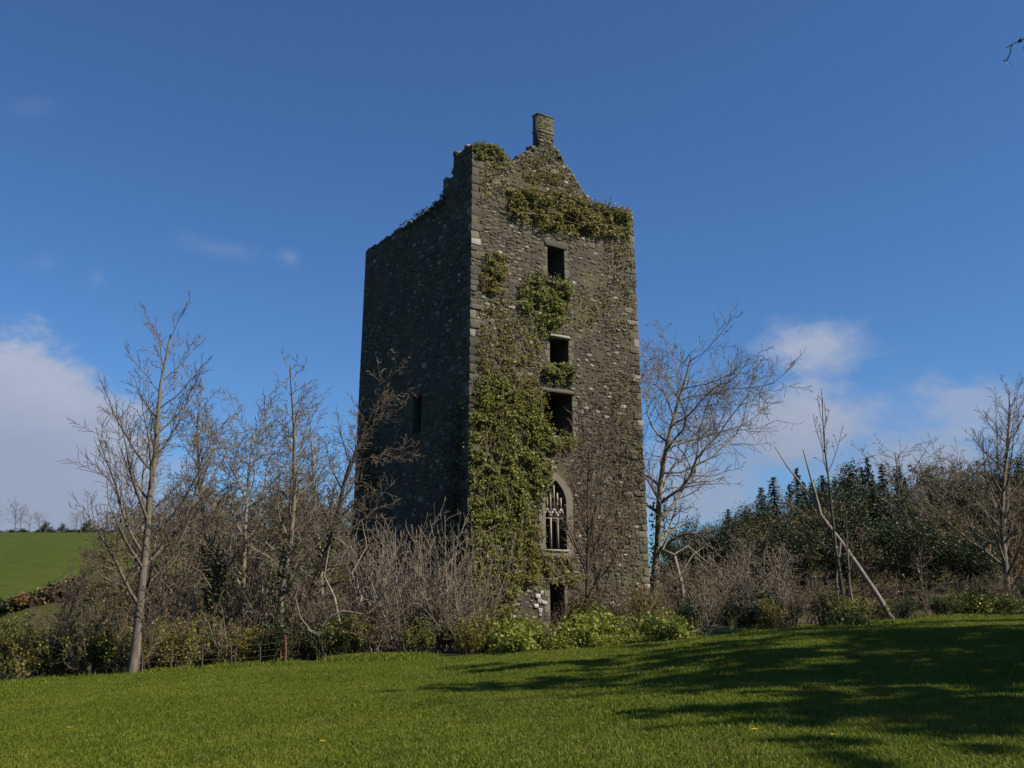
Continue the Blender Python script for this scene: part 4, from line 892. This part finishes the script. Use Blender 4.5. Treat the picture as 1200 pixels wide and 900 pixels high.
# wooded knoll on the left, behind the thicket
KN = [(110, 640), (140, 598), (180, 580), (250, 573), (320, 575), (380, 588), (430, 600), (470, 610)]
def knoll():
    for row, (Y, n) in enumerate(((72, 9), (84, 10), (96, 11), (108, 14), (120, 20), (132, 20))):
        for i in range(n):
            px = 105 + 340 * (i + rs.uniform(.1, .9)) / n; y = Y + rs.uniform(-4, 4); p = on(px, y)
            sk = np.interp(px, [a for a, b in KN], [b for a, b in KN]) + (5 - row) * 15 + rs.uniform(0, 9)
            hw = at(px, sk, y).z - p.z
            if hw < 2: continue
            pro = rs.choice([WR, WG, WG, WG, WB, WG]); h0 = {id(WB): 8.8, id(WR): 8.5, id(WG): 8.0}[id(pro)]
            s = hw / h0; lab = {id(WR): ('brown-twigged tree on the wooded knoll left of the tower', 'brown trees of the knoll'), id(WG): ('olive budding tree on the wooded knoll left of the tower', 'budding trees of the knoll'), id(WB): ('grey bare tree on the wooded knoll left of the tower', 'grey trees of the knoll')}[id(pro)]
            plant(rs.choice(pro), p, rs.uniform(0, 6.28), (min(max(s, .75), 1.35), s), ('tall ' if s > 1.1 else 'small ' if s < .85 else '') + lab[0].replace('on the wooded', ['at the foot of', 'at the foot of', 'halfway up', 'halfway up', 'on the crest of', 'on the crest of'][row] + ' the wooded'), 'tree', lab[1])
knoll()
# skyline trees and hedgerow on the far green hill
FH = leafy_proto('round_tree', 340, 1.5, 1.7, 'evergreen', 1400, .09, .25)
for i in range(14):
    px = -20 + 160 * i / 14 + rs.uniform(-4, 4); p = on(px, 266); s = rs.uniform(.4, .8); plant(FH, p, rs.uniform(0, 6.28), (s * 2.2, s), 'low hedge bush along the skyline of the far green hill', 'bush', 'hedge on the far skyline')
for px, top, pro in ((10, 596, WB), (16, 600, WB), (27, 603, WB), (40, 606, WB), (46, 610, WE), (66, 614, WE), (82, 602, WB), (88, 606, WB), (98, 610, WE), (-14, 600, WB), (118, 612, WB)):
    p = on(px, 262 + rs.uniform(-4, 4)); s = (at(px, top, 262).z - p.z) / (1.9 if pro is WE else 7.5)
    plant(FH if pro is WE else rs.choice(pro), p, rs.uniform(0, 6.28), (max(.8, abs(s)) * rs.uniform(.7, 1.2), max(.5, s)), 'small dark tree on the skyline of the far green hill' if pro is WE else 'small bare tree on the skyline of the far green hill', 'tree', 'evergreens on the far skyline' if pro is WE else 'bare trees on the far skyline')
HB = leafy_proto('hedge_bush', 330, 1.8, 1.6, 'evergreen', 900, .2, .1); HO = leafy_proto('rusty_hedge_bush', 331, 1.8, 1.5, 'orange', 900, .2, .1); HR = leafy_proto('brown_hedge_bush', 332, 1.8, 1.5, 'brown', 900, .2, .1)
for i in range(15):
    px = -20 + 150 * i / 15 + rs.uniform(-3, 3); p = on(px, 108 + rs.uniform(-2, 2)); pro, lab, g = ((HB, 'dark green bush of the hedgerow below the far hill', 'dark hedgerow bushes') if i % 3 == 0 else (HR, 'brown bush of the hedgerow below the far hill', 'brown hedgerow bushes')) if not 2 <= i <= 6 or i % 2 else (HO, 'rusty orange bush of the hedgerow below the far hill', 'orange hedgerow bushes')
    plant(pro, p, rs.uniform(0, 6.28), (rs.uniform(.7, 1.1), rs.uniform(.6, 1.0)), lab, 'bush', g)

# ------------------------------------------------------------------ trees beyond the right of the frame, whose shade lies on the meadow
SH = [((13.1, 14.0), 11.5, 41), ((17, 13.4), 15.5, 42), ((20, 18.5), 15.5, 43), ((19.6, 8.2), 14, 44), ((30.5, 34), 13, 45), ((24, 25.5), 14.5, 46), ((22, 5.5), 15, 47), ((26, 12), 17, 48)]
lab = ['leafing tree whose branch tips hang into view over the meadow', 'tall leafing tree beyond the meadow, second of the shading row', 'tall leafing tree beyond the meadow, third of the shading row', 'leafing tree closest to the lower shade on the meadow', 'leafing tree at the far end of the shading row', 'tall leafing tree standing behind the shading row', 'tall leafing tree at the near end of the shading row', 'tallest leafing tree set back behind the shading row']
LEAFY = dict(SPREAD, n=[15, 8, 6], ref=[1, 4.5, 1.8], rat=[.38, .44, .42], rmin=.008)
for (xy, h, sd), lb in zip(SH, lab):
    hero('leafing_tree', lb, (xy[0], xy[1], Hs(*xy)), sd, h, .24, LEAFY, 'bark_dark', 'bark_dark', buds=('evergreen', .15 if sd != 41 else .04, 14 if sd != 41 else 5), group='trees shading the meadow')

# ------------------------------------------------------------------ wire fence, dandelions
fr = on(170, 30.9); root = empty('wire_fence', fr); tag(root, 'old wire fence with thin wooden posts along the left thicket', 'fence')
posts = [(172, 30.9), (205, 31.3), (241, 31.9), (279, 32.4), (308, 32.9), (337, 33.3)]
tops_ = []
for i, (px, Y) in enumerate(posts):
    p = on(px, Y) - fr; last = i == len(posts) - 1; h = .9 if last else .62; w = .05 if last else .026
    V, F, R = tubes([([p + Vector((0, 0, -.2)), p + Vector((.01, 0, h * .5)), p + Vector((rng.uniform(-.04, .04), 0, h))], [w, w * .95, w * .9])], 6)
    o = obj('post', mesh('post', V, F, M['red_post' if last else 'post'], R), root); tops_.append(p)
    if last: o['label'] = 'thicker rusty red end post'
for hgt_ in (.3, .5, .68):
    V, F, R = tubes([([p + Vector((0, -.04, hgt_ + (rng.uniform(-.03, .03)))) for p in tops_], [.004] * len(tops_))], 4); obj('wire', mesh('wire', V, F, M['wire'], R), root)
def dandelion():
    root = empty('dandelion', (0, 0, -50)); rg = np.random.default_rng(1)
    V, F, R = tubes([([Vector((0, 0, -.02)), Vector((.005, 0, .06)), Vector((0, 0, .125))], [.004, .003, .003])], 4); obj('stalk', mesh('stalk', V, F, M['grass'], R), root)
    n = 22; a = np.linspace(0, 6.283, n, endpoint=False); C = np.stack([np.cos(a) * .013, np.sin(a) * .013, np.full(n, .128)], 1); V, F, R = leaves(C, .014, rg, (0, 0, 1), 3.0); obj('petals', mesh('petals', V, F, M['yellow'], R), root); return root
dd = dandelion()
def gpx(px, py):
    d = ray(px, py); t = 5.0
    for _ in range(400):
        q = Vector((0, 0, EYE)) + d * t
        if q.z <= Hs(q.x, q.y): break
        t += .1
    return Vector((q.x, q.y, Hs(q.x, q.y)))
for px, py in ((885, 876), (978, 884), (170, 793), (80, 866), (378, 888)):
    plant(dd, gpx(px, py), rs.uniform(0, 6.28), 1.25, 'small yellow dandelion flower in the meadow grass', 'flower', 'dandelions in the meadow')
for o in [o for o in bpy.data.objects if o.parent is None and o.location.z < -40]:      # prototypes never placed
    for c in list(o.children): bpy.data.objects.remove(c)
    bpy.data.objects.remove(o)
